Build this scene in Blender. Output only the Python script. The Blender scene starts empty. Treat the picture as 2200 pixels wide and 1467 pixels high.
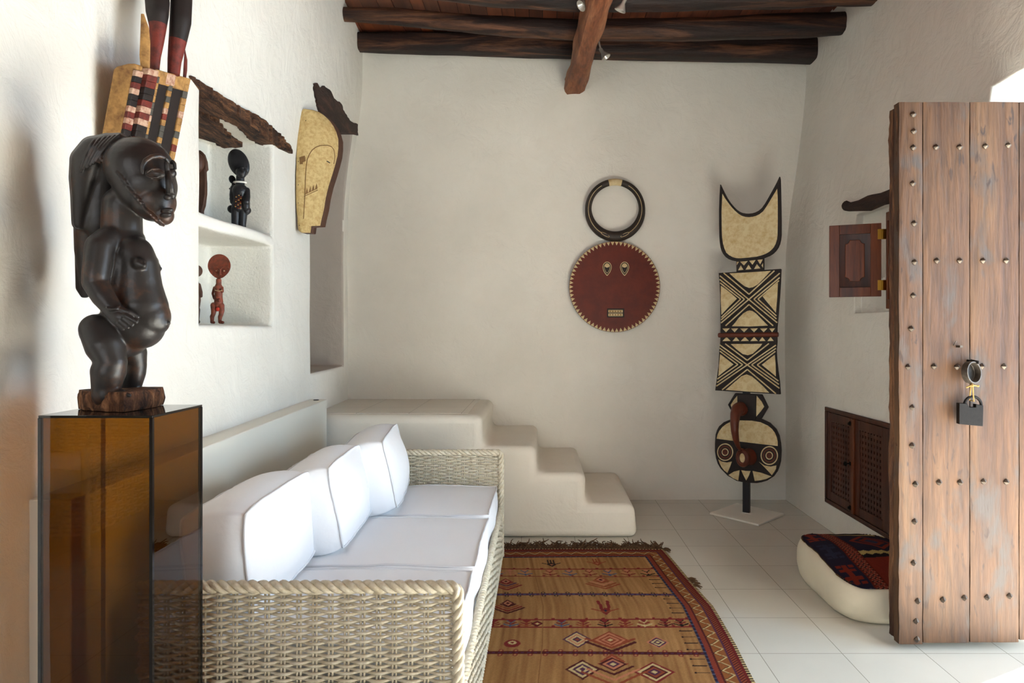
import bpy, math, random
import numpy as np
from mathutils import Vector, Matrix, noise

# ------------------------------------------------------------------ camera, world, lights
sc = bpy.context.scene
COL = sc.collection
F, CX, CY, H = 1426.0, 1160.0, 710.0, 1.3          # focal length and vanishing point of the 2200x1467 frame, eye height
R = math.radians

cam_d = bpy.data.cameras.new('camera')
cam = bpy.data.objects.new('camera', cam_d)
COL.objects.link(cam)
cam.location = (0, 0, H)
cam.rotation_euler = (R(90), 0, 0)
cam_d.sensor_width = 36.0
cam_d.lens = F / 2200 * 36.0
cam_d.shift_x = -(CX - 1100) / 2200
cam_d.shift_y = (CY - 733.5) / 2200
cam_d.clip_start = 0.05
sc.camera = cam

world = bpy.data.worlds.new('sky')
sc.world = world
world.use_nodes = True
bg = world.node_tree.nodes['Background']
bg.inputs[0].default_value = (0.62, 0.78, 1.0, 1)
bg.inputs[1].default_value = 0.6

def area(name, loc, target, sx, sy, power, col):
    d = bpy.data.lights.new(name, 'AREA')
    d.shape = 'RECTANGLE'; d.size = sx; d.size_y = sy
    d.energy = power; d.color = col
    o = bpy.data.objects.new(name, d); COL.objects.link(o)
    o.location = loc
    o.rotation_euler = (Vector(target) - Vector(loc)).to_track_quat('-Z', 'Y').to_euler()
    return o
area('doorway_daylight', (5.0, 2.35, 1.35), (-1.3, 2.0, 1.15), 2.4, 2.4, 48, (0.46, 0.72, 1.0))
area('patio_daylight', (5.0, 0.30, 1.35), (-1.3, 3.4, 1.15), 1.3, 2.4, 80, (0.50, 0.75, 1.0))
area('patio_glare', (3.8, 2.56, 1.45), (-1.3, 2.4, 1.0), 0.5, 1.0, 8, (1.0, 0.98, 0.95))
area('window_daylight', (-1.2, -2.55, 1.75), (0.5, 5.0, 1.2), 2.6, 1.6, 16, (1.0, 0.93, 0.82))
sun_d = bpy.data.lights.new('sun', 'SUN'); sun_d.energy = 47.0; sun_d.angle = R(1.0); sun_d.color = (1.0, 0.99, 0.97)
sun = bpy.data.objects.new('sun', sun_d); COL.objects.link(sun)
sun.location = (8, 4, 9)
sun.rotation_euler = Vector((-1.0, -0.52, -1.20)).to_track_quat('-Z', 'Y').to_euler()

sc.view_settings.view_transform = 'Standard'
sc.view_settings.look = 'None'
sc.view_settings.exposure = 1.22
sc.view_settings.gamma = 1.0
sc.view_settings.use_curve_mapping = False

# ------------------------------------------------------------------ helpers
def W(px, py, d):                                   # the point at depth d that the photograph shows at a pixel
    return Vector(((px - CX) * d / F, d, H - (py - CY) * d / F))
def onz(px, py, z=0.0):                             # the point at height z
    return W(px, py, (H - z) * F / (py - CY))
def lin(c):
    c = c / 255.0
    return c / 12.92 if c <= 0.04045 else ((c + 0.055) / 1.055) ** 2.4
def rgb(r, g, b): return (lin(r), lin(g), lin(b), 1.0)
def sm(t):
    t = min(1, max(0, t)); return t * t * (3 - 2 * t)
def interp(x, xs, ys): return float(np.interp(x, xs, ys))

class MB:
    def __init__(s): s.v = []; s.f = []; s.m = []; s.c = None
    def add(s, vs, fs, m=0):
        o = len(s.v); s.v.extend(vs)
        for f in fs: s.f.append([i + o for i in f]); s.m.append(m)
    def box(s, c, size, M=None, m=0):
        c = Vector(c); hx, hy, hz = size[0] / 2, size[1] / 2, size[2] / 2
        vs = []
        for z in (-hz, hz):
            for x, y in ((-hx, -hy), (hx, -hy), (hx, hy), (-hx, hy)):
                p = Vector((x, y, z)); vs.append(c + (M @ p if M else p))
        s.add(vs, [(3, 2, 1, 0), (4, 5, 6, 7), (0, 1, 5, 4), (1, 2, 6, 5), (2, 3, 7, 6), (3, 0, 4, 7)], m)
    def bb(s, lo, hi, m=0):
        lo, hi = Vector(lo), Vector(hi); s.box((lo + hi) / 2, hi - lo, m=m)
    def hexa(s, p, m=0):                            # eight corners: four below, four above
        s.add([Vector(q) for q in p], [(3, 2, 1, 0), (4, 5, 6, 7), (0, 1, 5, 4), (1, 2, 6, 5), (2, 3, 7, 6), (3, 0, 4, 7)], m)
    def tube(s, pts, r, n=8, closed=False, m=0, flat=1.0):
        pts = [Vector(p) for p in pts]; k = len(pts)
        rs = r if isinstance(r, (list, tuple)) else [r] * k
        vs = []; nrm = None
        for i in range(k):
            a = pts[i - 1] if (i > 0 or closed) else pts[i]
            b = pts[(i + 1) % k] if (i < k - 1 or closed) else pts[i]
            t = (b - a)
            t = t.normalized() if t.length > 1e-9 else Vector((0, 0, 1))
            if nrm is None:
                nrm = t.cross(Vector((0, 0, 1)))
                if nrm.length < 1e-3: nrm = t.cross(Vector((0, 1, 0)))
            nrm = (nrm - t * nrm.dot(t)).normalized()
            bn = t.cross(nrm)
            for j in range(n):
                an = 2 * math.pi * j / n
                vs.append(pts[i] + (nrm * math.cos(an) + bn * math.sin(an) * flat) * rs[i])
        fs = []
        for i in range(k if closed else k - 1):
            i2 = (i + 1) % k
            for j in range(n):
                j2 = (j + 1) % n
                fs.append((i * n + j, i * n + j2, i2 * n + j2, i2 * n + j))
        if not closed:
            fs.append(tuple(range(n - 1, -1, -1))); fs.append(tuple((k - 1) * n + j for j in range(n)))
        s.add(vs, fs, m)
    def ell(s, c, r, M=None, nu=24, nv=14, m=0):
        c = Vector(c); rx, ry, rz = (r, r, r) if not isinstance(r, (tuple, list)) else r
        vs = []
        def q(p): return c + (M @ p if M else p)
        vs.append(q(Vector((0, 0, rz))))
        for i in range(1, nv):
            t = math.pi * i / nv
            for j in range(nu):
                a = 2 * math.pi * j / nu
                vs.append(q(Vector((rx * math.sin(t) * math.cos(a), ry * math.sin(t) * math.sin(a), rz * math.cos(t)))))
        vs.append(q(Vector((0, 0, -rz))))
        fs = [(0, 1 + j, 1 + (j + 1) % nu) for j in range(nu)]
        for i in range(nv - 2):
            for j in range(nu):
                a = 1 + i * nu + j; b = 1 + i * nu + (j + 1) % nu
                fs.append((a, a + nu, b + nu, b))
        last = len(vs) - 1; o = 1 + (nv - 2) * nu
        fs += [(last, o + (j + 1) % nu, o + j) for j in range(nu)]
        s.add(vs, fs, m)
    def chain(s, pts, n=16):                        # round-ended tapered limb: (point, radius) list
        P = [Vector(p) for p, r in pts]; Q = [r for p, r in pts]
        for i in range(len(P)):
            s.ell(P[i], Q[i], nu=n, nv=max(8, n // 2))
        for i in range(len(P) - 1):
            s.tube([P[i], P[i + 1]], [Q[i], Q[i + 1]], n=n)
    def prism(s, front, back, m=0, mside=None):     # outline and its copy behind
        k = len(front)
        o = len(s.v)
        s.v.extend(Vector(p) for p in front); s.v.extend(Vector(p) for p in back)
        s.f.append([o + i for i in range(k)]); s.m.append(m)
        s.f.append([o + k + i for i in range(k - 1, -1, -1)]); s.m.append(m if mside is None else mside)
        for i in range(k):
            j = (i + 1) % k
            s.f.append([o + j, o + i, o + k + i, o + k + j]); s.m.append(m if mside is None else mside)
    def lathe(s, prof, c, axis=(0, 0, 1), n=24, m=0):
        c = Vector(c); q = Vector(axis).normalized().to_track_quat('Z', 'Y')
        vs = []; k = len(prof)
        for r, z in prof:
            for j in range(n):
                a = 2 * math.pi * j / n
                vs.append(c + q @ Vector((r * math.cos(a), r * math.sin(a), z)))
        fs = [(i * n + j, i * n + (j + 1) % n, (i + 1) * n + (j + 1) % n, (i + 1) * n + j) for i in range(k - 1) for j in range(n)]
        fs.append(tuple(range(n - 1, -1, -1))); fs.append(tuple((k - 1) * n + j for j in range(n)))
        s.add(vs, fs, m)
    def grid(s, nu, nv, fn, m=0):
        o = len(s.v)
        for i in range(nu + 1):
            for j in range(nv + 1): s.v.append(Vector(fn(i / nu, j / nv)))
        for i in range(nu):
            for j in range(nv):
                a = o + i * (nv + 1) + j
                s.f.append([a, a + nv + 1, a + nv + 2, a + 1]); s.m.append(m)

WL = {}
def mk(name, mb, mats, parent=None, bevel=0, seg=2, angle=35, origin=None, sub=0, smooth=True, weld=False, bang=40):
    me = bpy.data.meshes.new(name)
    vs = np.array([tuple(p) for p in mb.v], dtype=float)
    lo, hi = vs.min(0), vs.max(0)
    if origin is None:
        origin = Vector((float((lo[0] + hi[0]) / 2), float((lo[1] + hi[1]) / 2), float(lo[2]))) if parent is None else Vector([float(t) for t in (lo + hi) / 2])
    origin = Vector(origin)
    vs = vs - np.array(tuple(origin))
    me.from_pydata(vs.tolist(), [], mb.f)
    if not isinstance(mats, (list, tuple)): mats = [mats]
    for x in mats: me.materials.append(x)
    if len(mats) > 1: me.polygons.foreach_set('material_index', mb.m)
    if mb.c is not None:
        at = me.color_attributes.new('Col', 'FLOAT_COLOR', 'POINT')
        at.data.foreach_set('color', np.asarray(mb.c, dtype=np.float32).reshape(-1))
    if weld:
        import bmesh
        b = bmesh.new(); b.from_mesh(me); bmesh.ops.remove_doubles(b, verts=b.verts, dist=1e-5)
        bmesh.ops.recalc_face_normals(b, faces=b.faces); b.to_mesh(me); b.free()
    if smooth:
        me.polygons.foreach_set('use_smooth', [True] * len(me.polygons))
        if angle < 180: me.set_sharp_from_angle(angle=R(angle))
    me.update()
    o = bpy.data.objects.new(name, me); COL.objects.link(o)
    if parent is not None:
        o.parent = parent; o.location = origin - WL[parent.name]
    else:
        o.location = origin
    WL[o.name] = origin
    if bevel:
        b = o.modifiers.new('bevel', 'BEVEL'); b.width = bevel; b.segments = seg; b.limit_method = 'ANGLE'; b.angle_limit = R(bang)
        b.harden_normals = False
    if sub:
        b = o.modifiers.new('sub', 'SUBSURF'); b.levels = sub; b.render_levels = sub
    return o
def root(name, loc):
    o = bpy.data.objects.new(name, None); COL.objects.link(o)
    o.empty_display_size = 0.1
    o.location = loc; WL[o.name] = Vector(loc)
    return o
def tag(o, label=None, cat=None, group=None, kind=None):
    if label: o['label'] = label
    if cat: o['category'] = cat
    if group: o['group'] = group
    if kind: o['kind'] = kind
    return o
def dup(o, loc, parent=None):
    c = o.copy(); COL.objects.link(c)
    if parent is not None: c.parent = parent; c.location = Vector(loc) - WL[parent.name]
    else: c.location = loc
    WL[c.name] = Vector(loc)
    return c
def sculpt(name, mb, mat, parent=None, voxel=0.003, it=6, fac=0.5, origin=None):
    o = mk(name, mb, mat, parent, origin=origin)
    r = o.modifiers.new('remesh', 'REMESH'); r.mode = 'VOXEL'; r.voxel_size = voxel; r.use_smooth_shade = True
    s = o.modifiers.new('smooth', 'SMOOTH'); s.iterations = it; s.factor = fac
    dg = bpy.context.evaluated_depsgraph_get(); dg.update()
    me = bpy.data.meshes.new_from_object(o.evaluated_get(dg))
    o.modifiers.clear()
    old = o.data; o.data = me; bpy.data.meshes.remove(old)
    me.polygons.foreach_set('use_smooth', [True] * len(me.polygons))
    if not me.materials: me.materials.append(mat)
    return o

# ------------------------------------------------------------------ materials
def new_mat(name, color=(0.8, 0.8, 0.8, 1), rough=0.6, spec=0.5, metal=0.0):
    m = bpy.data.materials.new(name); m.use_nodes = True
    nt = m.node_tree; b = nt.nodes['Principled BSDF']
    b.inputs['Base Color'].default_value = color
    b.inputs['Roughness'].default_value = rough
    b.inputs['Specular IOR Level'].default_value = spec
    b.inputs['Metallic'].default_value = metal
    return m, nt, b
def N(nt, t, **kw):
    n = nt.nodes.new(t)
    for k, v in kw.items(): setattr(n, k, v)
    return n
def ramp(nt, stops):
    r = N(nt, 'ShaderNodeValToRGB'); e = r.color_ramp.elements
    while len(e) < len(stops): e.new(0.5)
    for i, (p, c) in enumerate(stops): e[i].position = p; e[i].color = c
    return r
def coords(nt, scale=(1, 1, 1), kind='Object', rnd=False):
    t = N(nt, 'ShaderNodeTexCoord'); m = N(nt, 'ShaderNodeMapping')
    m.inputs['Scale'].default_value = scale
    nt.links.new(t.outputs[kind], m.inputs['Vector'])
    if rnd:                                           # every object gets its own piece of the grain
        oi = N(nt, 'ShaderNodeObjectInfo'); k = N(nt, 'ShaderNodeMath', operation='MULTIPLY'); k.inputs[1].default_value = 37.0
        nt.links.new(oi.outputs['Random'], k.inputs[0]); nt.links.new(k.outputs[0], m.inputs['Location'])
    return m.outputs[0]
def noise_tex(nt, vec, scale, detail=4, rough=0.55, dist=0.0):
    n = N(nt, 'ShaderNodeTexNoise')
    n.inputs['Scale'].default_value = scale; n.inputs['Detail'].default_value = detail
    n.inputs['Roughness'].default_value = rough; n.inputs['Distortion'].default_value = dist
    nt.links.new(vec, n.inputs['Vector'])
    return n
def bump(nt, b, hsock, strength, dist):
    n = N(nt, 'ShaderNodeBump'); n.inputs['Strength'].default_value = strength; n.inputs['Distance'].default_value = dist
    nt.links.new(hsock, n.inputs['Height'])
    prev = b.inputs['Normal'].links
    if prev: nt.links.new(prev[0].from_socket, n.inputs['Normal'])
    nt.links.new(n.outputs[0], b.inputs['Normal'])
def mix(nt, fac, a, b_, mode='MIX'):
    n = N(nt, 'ShaderNodeMix', data_type='RGBA', blend_type=mode)
    for s, v in ((n.inputs[0], fac), (n.inputs[6], a), (n.inputs[7], b_)):
        if isinstance(v, bpy.types.NodeSocket): nt.links.new(v, s)
        else: s.default_value = v
    return n.outputs[2]

def plaster(name, c1, c2, rough=0.85, b1=0.5, fine=0.25):
    m, nt, b = new_mat(name, rough=rough, spec=0.25)
    v = coords(nt)
    n1 = noise_tex(nt, v, 1.3, 4)
    r = ramp(nt, [(0.3, c1), (0.7, c2)])
    nt.links.new(n1.outputs[0], r.inputs[0]); nt.links.new(r.outputs[0], b.inputs['Base Color'])
    n2 = noise_tex(nt, v, 7.0, 6, 0.6, 0.6)
    bump(nt, b, n2.outputs[0], b1, 0.03)
    n3 = noise_tex(nt, v, 90.0, 3)
    bump(nt, b, n3.outputs[0], fine, 0.004)
    return m
def wood(name, stops, axis='Z', sc_=9.0, stretch=0.07, rough=0.55, bmp=0.3, spec=0.4, fine=0.35, blotch=None, pits=False):
    m, nt, b = new_mat(name, rough=rough, spec=spec)
    s = [1, 1, 1]; s['XYZ'.index(axis)] = stretch
    v = coords(nt, tuple(s), rnd=True)
    n1 = noise_tex(nt, v, sc_, 6, 0.6, 0.8)
    r = ramp(nt, stops)
    nt.links.new(n1.outputs[0], r.inputs[0])
    n2 = noise_tex(nt, v, sc_ * 9, 4, 0.6, 0.3)
    r2 = ramp(nt, [(0.3, (1 - fine, 1 - fine, 1 - fine, 1)), (0.65, (1.06, 1.06, 1.06, 1))])
    nt.links.new(n2.outputs[0], r2.inputs[0])
    out = mix(nt, 1.0, r.outputs[0], r2.outputs[0], 'MULTIPLY')
    if blotch:
        col, lo, hi, scale = blotch
        n4 = noise_tex(nt, coords(nt, (1, 1, 0.45), rnd=True), scale, 4, 0.6, 0.4)
        r4 = ramp(nt, [(lo, (0, 0, 0, 1)), (hi, (1, 1, 1, 1))])
        nt.links.new(n4.outputs[0], r4.inputs[0])
        out = mix(nt, r4.outputs[0], out, col)
    if pits:                                          # worm holes, cracks and dents
        n5 = noise_tex(nt, coords(nt, (1, 1, 0.3), rnd=True), 42.0, 3, 0.5, 0.5)
        r5 = ramp(nt, [(0.30, (1, 1, 1, 1)), (0.39, (0, 0, 0, 1))]); nt.links.new(n5.outputs[0], r5.inputs[0])
        n6 = noise_tex(nt, coords(nt, (1, 1, 0.4), rnd=True), 3.2, 2)
        r6 = ramp(nt, [(0.46, (0, 0, 0, 1)), (0.6, (1, 1, 1, 1))]); nt.links.new(n6.outputs[0], r6.inputs[0])
        fm_ = mix(nt, 1.0, r5.outputs[0], r6.outputs[0], 'MULTIPLY')
        out = mix(nt, fm_, out, rgb(44, 27, 17))
    nt.links.new(out, b.inputs['Base Color'])
    bump(nt, b, n2.outputs[0], bmp, 0.004)
    bump(nt, b, n1.outputs[0], bmp, 0.012)
    return m
def paint(name, col, rough=0.6, var=0.25, scale=18.0, dirt=None, bmp=0.15, spec=0.4, metal=0.0):
    m, nt, b = new_mat(name, rough=rough, spec=spec, metal=metal)
    v = coords(nt)
    n1 = noise_tex(nt, v, scale, 5, 0.65)
    d = dirt or tuple(c * (1 - var) for c in col[:3]) + (1,)
    r = ramp(nt, [(0.32, d), (0.6, col)])
    nt.links.new(n1.outputs[0], r.inputs[0]); nt.links.new(r.outputs[0], b.inputs['Base Color'])
    n2 = noise_tex(nt, v, scale * 6, 3)
    bump(nt, b, n2.outputs[0], bmp, 0.003)
    return m
def vcol(name, rough=0.9, bmp=0.4, spec=0.1, scale=300.0):
    m, nt, b = new_mat(name, rough=rough, spec=spec)
    a = N(nt, 'ShaderNodeVertexColor', layer_name='Col')
    nt.links.new(a.outputs[0], b.inputs['Base Color'])
    n = noise_tex(nt, coords(nt), scale, 2); bump(nt, b, n.outputs[0], bmp, 0.003)
    return m

M_wall = plaster('white_plaster', rgb(226, 222, 212), rgb(238, 235, 226), b1=0.42, fine=0.2)
M_recess = plaster('recess_plaster', rgb(186, 176, 166), rgb(198, 190, 180), b1=0.4, fine=0.3)  # darker and greyer than the wall plaster, inside the tall recess only
M_niche = plaster('rough_plaster', rgb(216, 212, 200), rgb(230, 226, 216), b1=0.3, fine=0.9)
M_stair = plaster('smooth_plaster', rgb(228, 222, 209), rgb(238, 233, 222), b1=0.25, fine=0.1)
M_ledge, nt, b = new_mat('ledge_paint', rgb(232, 228, 215), 0.45)

def tile_mat(name, col, mortar, size, ox, oy, rough, bw=0.005):
    m, nt, b = new_mat(name, col, rough)
    t = N(nt, 'ShaderNodeTexCoord'); mp = N(nt, 'ShaderNodeMapping'); mp.vector_type = 'POINT'
    mp.inputs['Location'].default_value = (-ox, -oy, 0)
    nt.links.new(t.outputs['Object'], mp.inputs['Vector'])
    k = N(nt, 'ShaderNodeTexBrick', offset=0.0, squash=1.0)
    k.inputs['Scale'].default_value = 1.0
    k.inputs['Brick Width'].default_value = size; k.inputs['Row Height'].default_value = size
    k.inputs['Mortar Size'].default_value = bw; k.inputs['Mortar Smooth'].default_value = 0.2
    k.inputs['Color1'].default_value = col; k.inputs['Color2'].default_value = tuple(c * 0.965 for c in col[:3]) + (1,)
    k.inputs['Mortar'].default_value = mortar
    nt.links.new(mp.outputs[0], k.inputs['Vector'])
    n = noise_tex(nt, mp.outputs[0], 2.2, 3)
    r = ramp(nt, [(0.3, (0.93, 0.93, 0.93, 1)), (0.7, (1, 1, 1, 1))]); nt.links.new(n.outputs[0], r.inputs[0])
    nt.links.new(mix(nt, 1.0, k.outputs[0], r.outputs[0], 'MULTIPLY'), b.inputs['Base Color'])
    inv = N(nt, 'ShaderNodeMath', operation='SUBTRACT'); inv.inputs[0].default_value = 1.0
    nt.links.new(k.outputs['Fac'], inv.inputs[1])
    bump(nt, b, inv.outputs[0], 0.4, 0.002)
    return m
M_floor = tile_mat('floor_tile', rgb(214, 212, 202), rgb(150, 146, 134), 0.333, 0.884, 4.004, 0.22, 0.0016)
M_ltile = tile_mat('landing_tile', rgb(222, 216, 202), rgb(150, 142, 124), 0.336, 0.0, 0.0, 0.35, 0.0016)

M_beam = wood('dark_beam_wood', [(0.34, rgb(14, 8, 7)), (0.5, rgb(40, 22, 16)), (0.66, rgb(108, 70, 48))], 'X', 12.0, 0.10, 0.6, 1.0)
M_log = wood('red_log_wood', [(0.30, rgb(36, 18, 12)), (0.46, rgb(124, 70, 42)), (0.75, rgb(172, 116, 78))], 'Y', 10.0, 0.16, 0.6, 0.8)
M_drift = wood('weathered_wood', [(0.36, rgb(36, 20, 11)), (0.5, rgb(88, 54, 32)), (0.66, rgb(142, 98, 64))], 'Y', 42.0, 0.16, 0.85, 1.0, fine=0.8)
M_dkdrift = wood('dark_weathered_wood', [(0.3, rgb(22, 12, 9)), (0.52, rgb(52, 32, 24)), (0.75, rgb(96, 66, 52))], 'Y', 14.0, 0.2, 0.75, 1.0)
M_door = wood('old_door_wood', [(0.27, rgb(40, 23, 12)), (0.42, rgb(71, 44, 23)), (0.58, rgb(86, 57, 32)), (0.78, rgb(96, 71, 46))], 'Z', 7.0, 0.09, 0.6, 0.6, fine=0.42,
              blotch=(rgb(66, 57, 52), 0.54, 0.68, 8.0), pits=True)
M_dooredge = wood('rotten_edge_wood', [(0.3, rgb(30, 17, 12)), (0.5, rgb(74, 44, 28)), (0.72, rgb(140, 96, 60))], 'Z', 18.0, 0.12, 0.8, 1.0)
M_shut = wood('mahogany', [(0.3, rgb(62, 26, 10)), (0.5, rgb(104, 50, 20)), (0.72, rgb(128, 68, 30))], 'Z', 10.0, 0.08, 0.35, 0.1)
M_shutdk = wood('dark_mahogany', [(0.3, rgb(44, 22, 16)), (0.5, rgb(70, 36, 22)), (0.72, rgb(92, 52, 34))], 'Z', 10.0, 0.08, 0.35, 0.1)
M_lat = wood('lattice_wood', [(0.3, rgb(46, 22, 15)), (0.5, rgb(72, 36, 22)), (0.72, rgb(98, 52, 32))], 'Z', 12.0, 0.1, 0.4, 0.1)
M_iron = paint('dark_iron', rgb(104, 94, 84), 0.38, 0.4, 60, spec=0.6, metal=0.8)
M_black = paint('black_iron', rgb(22, 18, 16), 0.6, 0.5, 70, spec=0.15)
M_ringiron = paint('ring_iron', rgb(70, 62, 54), 0.45, 0.5, 90, spec=0.5, metal=0.4)
M_brass, _, _ = new_mat('brass', rgb(196, 150, 60), 0.3, metal=1.0)
M_void, _, _ = new_mat('cupboard_inside', rgb(16, 11, 9), 0.9)

M_wick = paint('painted_wicker', rgb(218, 209, 188), 0.5, 0.0, 50, dirt=rgb(194, 180, 150), bmp=0.3)
M_fab, nt, b = new_mat('white_cotton', rgb(240, 240, 242), 0.95, 0.1)
b.inputs['Sheen Weight'].default_value = 0.2
n = noise_tex(nt, coords(nt), 7.0, 4, 0.5, 0.3); bump(nt, b, n.outputs[0], 0.45, 0.012)
n = noise_tex(nt, coords(nt), 420.0, 2); bump(nt, b, n.outputs[0], 0.15, 0.001)
M_pipe, _, _ = new_mat('cotton_piping', rgb(226, 226, 228), 0.95, 0.1)
M_canvas = paint('cream_canvas', rgb(230, 221, 198), 0.95, 0.06, 6, bmp=0.3, spec=0.1)

def tinted(name, col, ior=1.5):
    m = bpy.data.materials.new(name); m.use_nodes = True; nt = m.node_tree; nt.nodes.clear()
    o = N(nt, 'ShaderNodeOutputMaterial'); t = N(nt, 'ShaderNodeBsdfTransparent'); g = N(nt, 'ShaderNodeBsdfGlossy')
    t.inputs[0].default_value = col; g.inputs['Roughness'].default_value = 0.01; g.inputs[0].default_value = (1, 1, 1, 1)
    f = N(nt, 'ShaderNodeFresnel'); f.inputs[0].default_value = ior
    x = N(nt, 'ShaderNodeMixShader')
    gm = N(nt, 'ShaderNodeNewGeometry'); inv = N(nt, 'ShaderNodeMath', operation='SUBTRACT'); inv.inputs[0].default_value = 1.0
    nt.links.new(gm.outputs['Backfacing'], inv.inputs[1])
    mu = N(nt, 'ShaderNodeMath', operation='MULTIPLY'); nt.links.new(f.outputs[0], mu.inputs[0]); nt.links.new(inv.outputs[0], mu.inputs[1])
    nt.links.new(mu.outputs[0], x.inputs[0]); nt.links.new(t.outputs[0], x.inputs[1]); nt.links.new(g.outputs[0], x.inputs[2])
    nt.links.new(x.outputs[0], o.inputs[0])
    return m
M_amber = tinted('amber_glass', (0.64, 0.49, 0.25, 1))
M_acr, _, _ = new_mat('black_acrylic', rgb(20, 18, 17), 0.06, 0.5)
M_statue = paint('polished_dark_wood', rgb(41, 37, 35), 0.38, 0.3, 11, dirt=rgb(84, 54, 36), bmp=0.25, spec=0.45)
nt = M_statue.node_tree
for n in nt.nodes:
    if n.type == 'VALTORGB':
        n.color_ramp.elements[0].position = 0.30; n.color_ramp.elements[1].position = 0.46
M_base = wood('crumbling_wood', [(0.32, rgb(34, 20, 13)), (0.5, rgb(104, 66, 42)), (0.7, rgb(172, 122, 82))], 'Z', 40.0, 0.35, 0.85, 1.0)
M_ochre = paint('ochre_paint', rgb(180, 136, 78), 0.7, 0.4, 30, dirt=rgb(116, 80, 44))
M_cream = paint('cream_paint', rgb(212, 194, 152), 0.75, 0.2, 16, dirt=rgb(188, 160, 112))
M_cream2 = paint('worn_cream_paint', rgb(222, 206, 164), 0.7, 0.2, 30, dirt=rgb(200, 172, 120))
M_blackp = paint('black_paint', rgb(34, 26, 23), 0.6, 0.3, 40)
M_redp = paint('red_paint', rgb(116, 44, 33), 0.65, 0.35, 34, dirt=rgb(70, 32, 26))
M_whitep = paint('chalk_paint', rgb(192, 160, 136), 0.75, 0.3, 70, dirt=rgb(140, 82, 62))
M_greyp = paint('grey_paint', rgb(84, 80, 72), 0.7, 0.3, 40)
M_disc = paint('oxblood_paint', rgb(104, 40, 27), 0.6, 0.2, 9, dirt=rgb(86, 34, 27), bmp=0.3)
M_horn = paint('horn_brown', rgb(98, 46, 30), 0.4, 0.35, 14, bmp=0.1)
M_ring = paint('ring_dark', rgb(52, 44, 38), 0.5, 0.3, 30)
M_fang = paint('kaolin_wood', rgb(206, 180, 124), 0.75, 0.3, 48, dirt=rgb(178, 144, 88), bmp=0.4)
M_brown = paint('brown_wood', rgb(84, 54, 38), 0.6, 0.4, 20)
M_carve = paint('carved_line', rgb(132, 98, 56), 0.8, 0.3, 40)
M_plate, _, _ = new_mat('stand_enamel', rgb(232, 228, 218), 0.4)
M_post, _, _ = new_mat('black_lacquer', rgb(24, 24, 30), 0.3)
M_dollblk = paint('ebony', rgb(40, 40, 42), 0.4, 0.3, 40)
M_dollred = paint('red_doll_wood', rgb(138, 66, 44), 0.55, 0.35, 60, dirt=rgb(92, 52, 40))
M_alu, _, _ = new_mat('lamp_aluminium', rgb(200, 198, 190), 0.3, metal=0.6)
M_string = paint('straw_string', rgb(150, 118, 64), 0.9, 0.3, 80)
M_rug = vcol('rug_wool', 0.95, 0.5)
M_kilim = vcol('kilim_wool', 0.95, 0.5)
M_fringe = paint('fringe_wool', rgb(92, 66, 42), 0.95, 0.5, 40)
# ------------------------------------------------------------------ room
def frange(a, b, step, extra=()):
    n = max(1, int(round((b - a) / step)))
    L = [a + (b - a) * i / n for i in range(n + 1)]
    for e in extra:
        if a < e < b: L.append(e)
    L = sorted(L); out = [L[0]]
    for x in L[1:]:
        if x in extra:
            if out[-1] not in extra and x - out[-1] < step * 0.3 and len(out) > 1: out[-1] = x
            elif x != out[-1]: out.append(x)
        elif x - out[-1] > step * 0.3: out.append(x)
    if out[-1] != b: out[-1] = b
    return out
def holed(us, vs, pos, holes, mb, flip=False):
    def inside(a, b):
        for h in holes:
            if h[0] - 1e-6 <= a[0] and a[1] <= h[1] + 1e-6 and h[2] - 1e-6 <= b[0] and b[1] <= h[3] + 1e-6: return True
        return False
    def q(p, m):
        mb.add(p if not flip else p[::-1], [(0, 1, 2, 3)], m)
    for i in range(len(us) - 1):
        for j in range(len(vs) - 1):
            a, b = (us[i], us[i + 1]), (vs[j], vs[j + 1])
            if not inside(a, b):
                q([pos(a[0], b[0], 0), pos(a[1], b[0], 0), pos(a[1], b[1], 0), pos(a[0], b[1], 0)], 0)
    for h in holes:
        u0, u1, v0, v1, dp, back, m = h
        hu = [x for x in us if u0 - 1e-6 <= x <= u1 + 1e-6]; hv = [x for x in vs if v0 - 1e-6 <= x <= v1 + 1e-6]
        ts = [dp * k / 4 for k in range(5)]
        for k in range(4):
            t0, t1 = ts[k], ts[k + 1]
            for i in range(len(hu) - 1):
                q([pos(hu[i], v0, t0), pos(hu[i], v0, t1), pos(hu[i + 1], v0, t1), pos(hu[i + 1], v0, t0)][::-1], m)
                q([pos(hu[i], v1, t0), pos(hu[i], v1, t1), pos(hu[i + 1], v1, t1), pos(hu[i + 1], v1, t0)], m)
            for j in range(len(hv) - 1):
                q([pos(u0, hv[j], t0), pos(u0, hv[j], t1), pos(u0, hv[j + 1], t1), pos(u0, hv[j + 1], t0)], m)
                q([pos(u1, hv[j], t0), pos(u1, hv[j], t1), pos(u1, hv[j + 1], t1), pos(u1, hv[j + 1], t0)][::-1], m)
        if back:
            for i in range(len(hu) - 1):
                for j in range(len(hv) - 1):
                    q([pos(hu[i], hv[j], dp), pos(hu[i + 1], hv[j], dp), pos(hu[i + 1], hv[j + 1], dp), pos(hu[i], hv[j + 1], dp)], m)
def und(a, b, amp=0.006, s=1.7): return amp * (noise.noise(Vector((a * s, b * s, 3.1))) + 0.5 * noise.noise(Vector((a * s * 2.7, b * s * 2.7, 9.0))))

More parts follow.
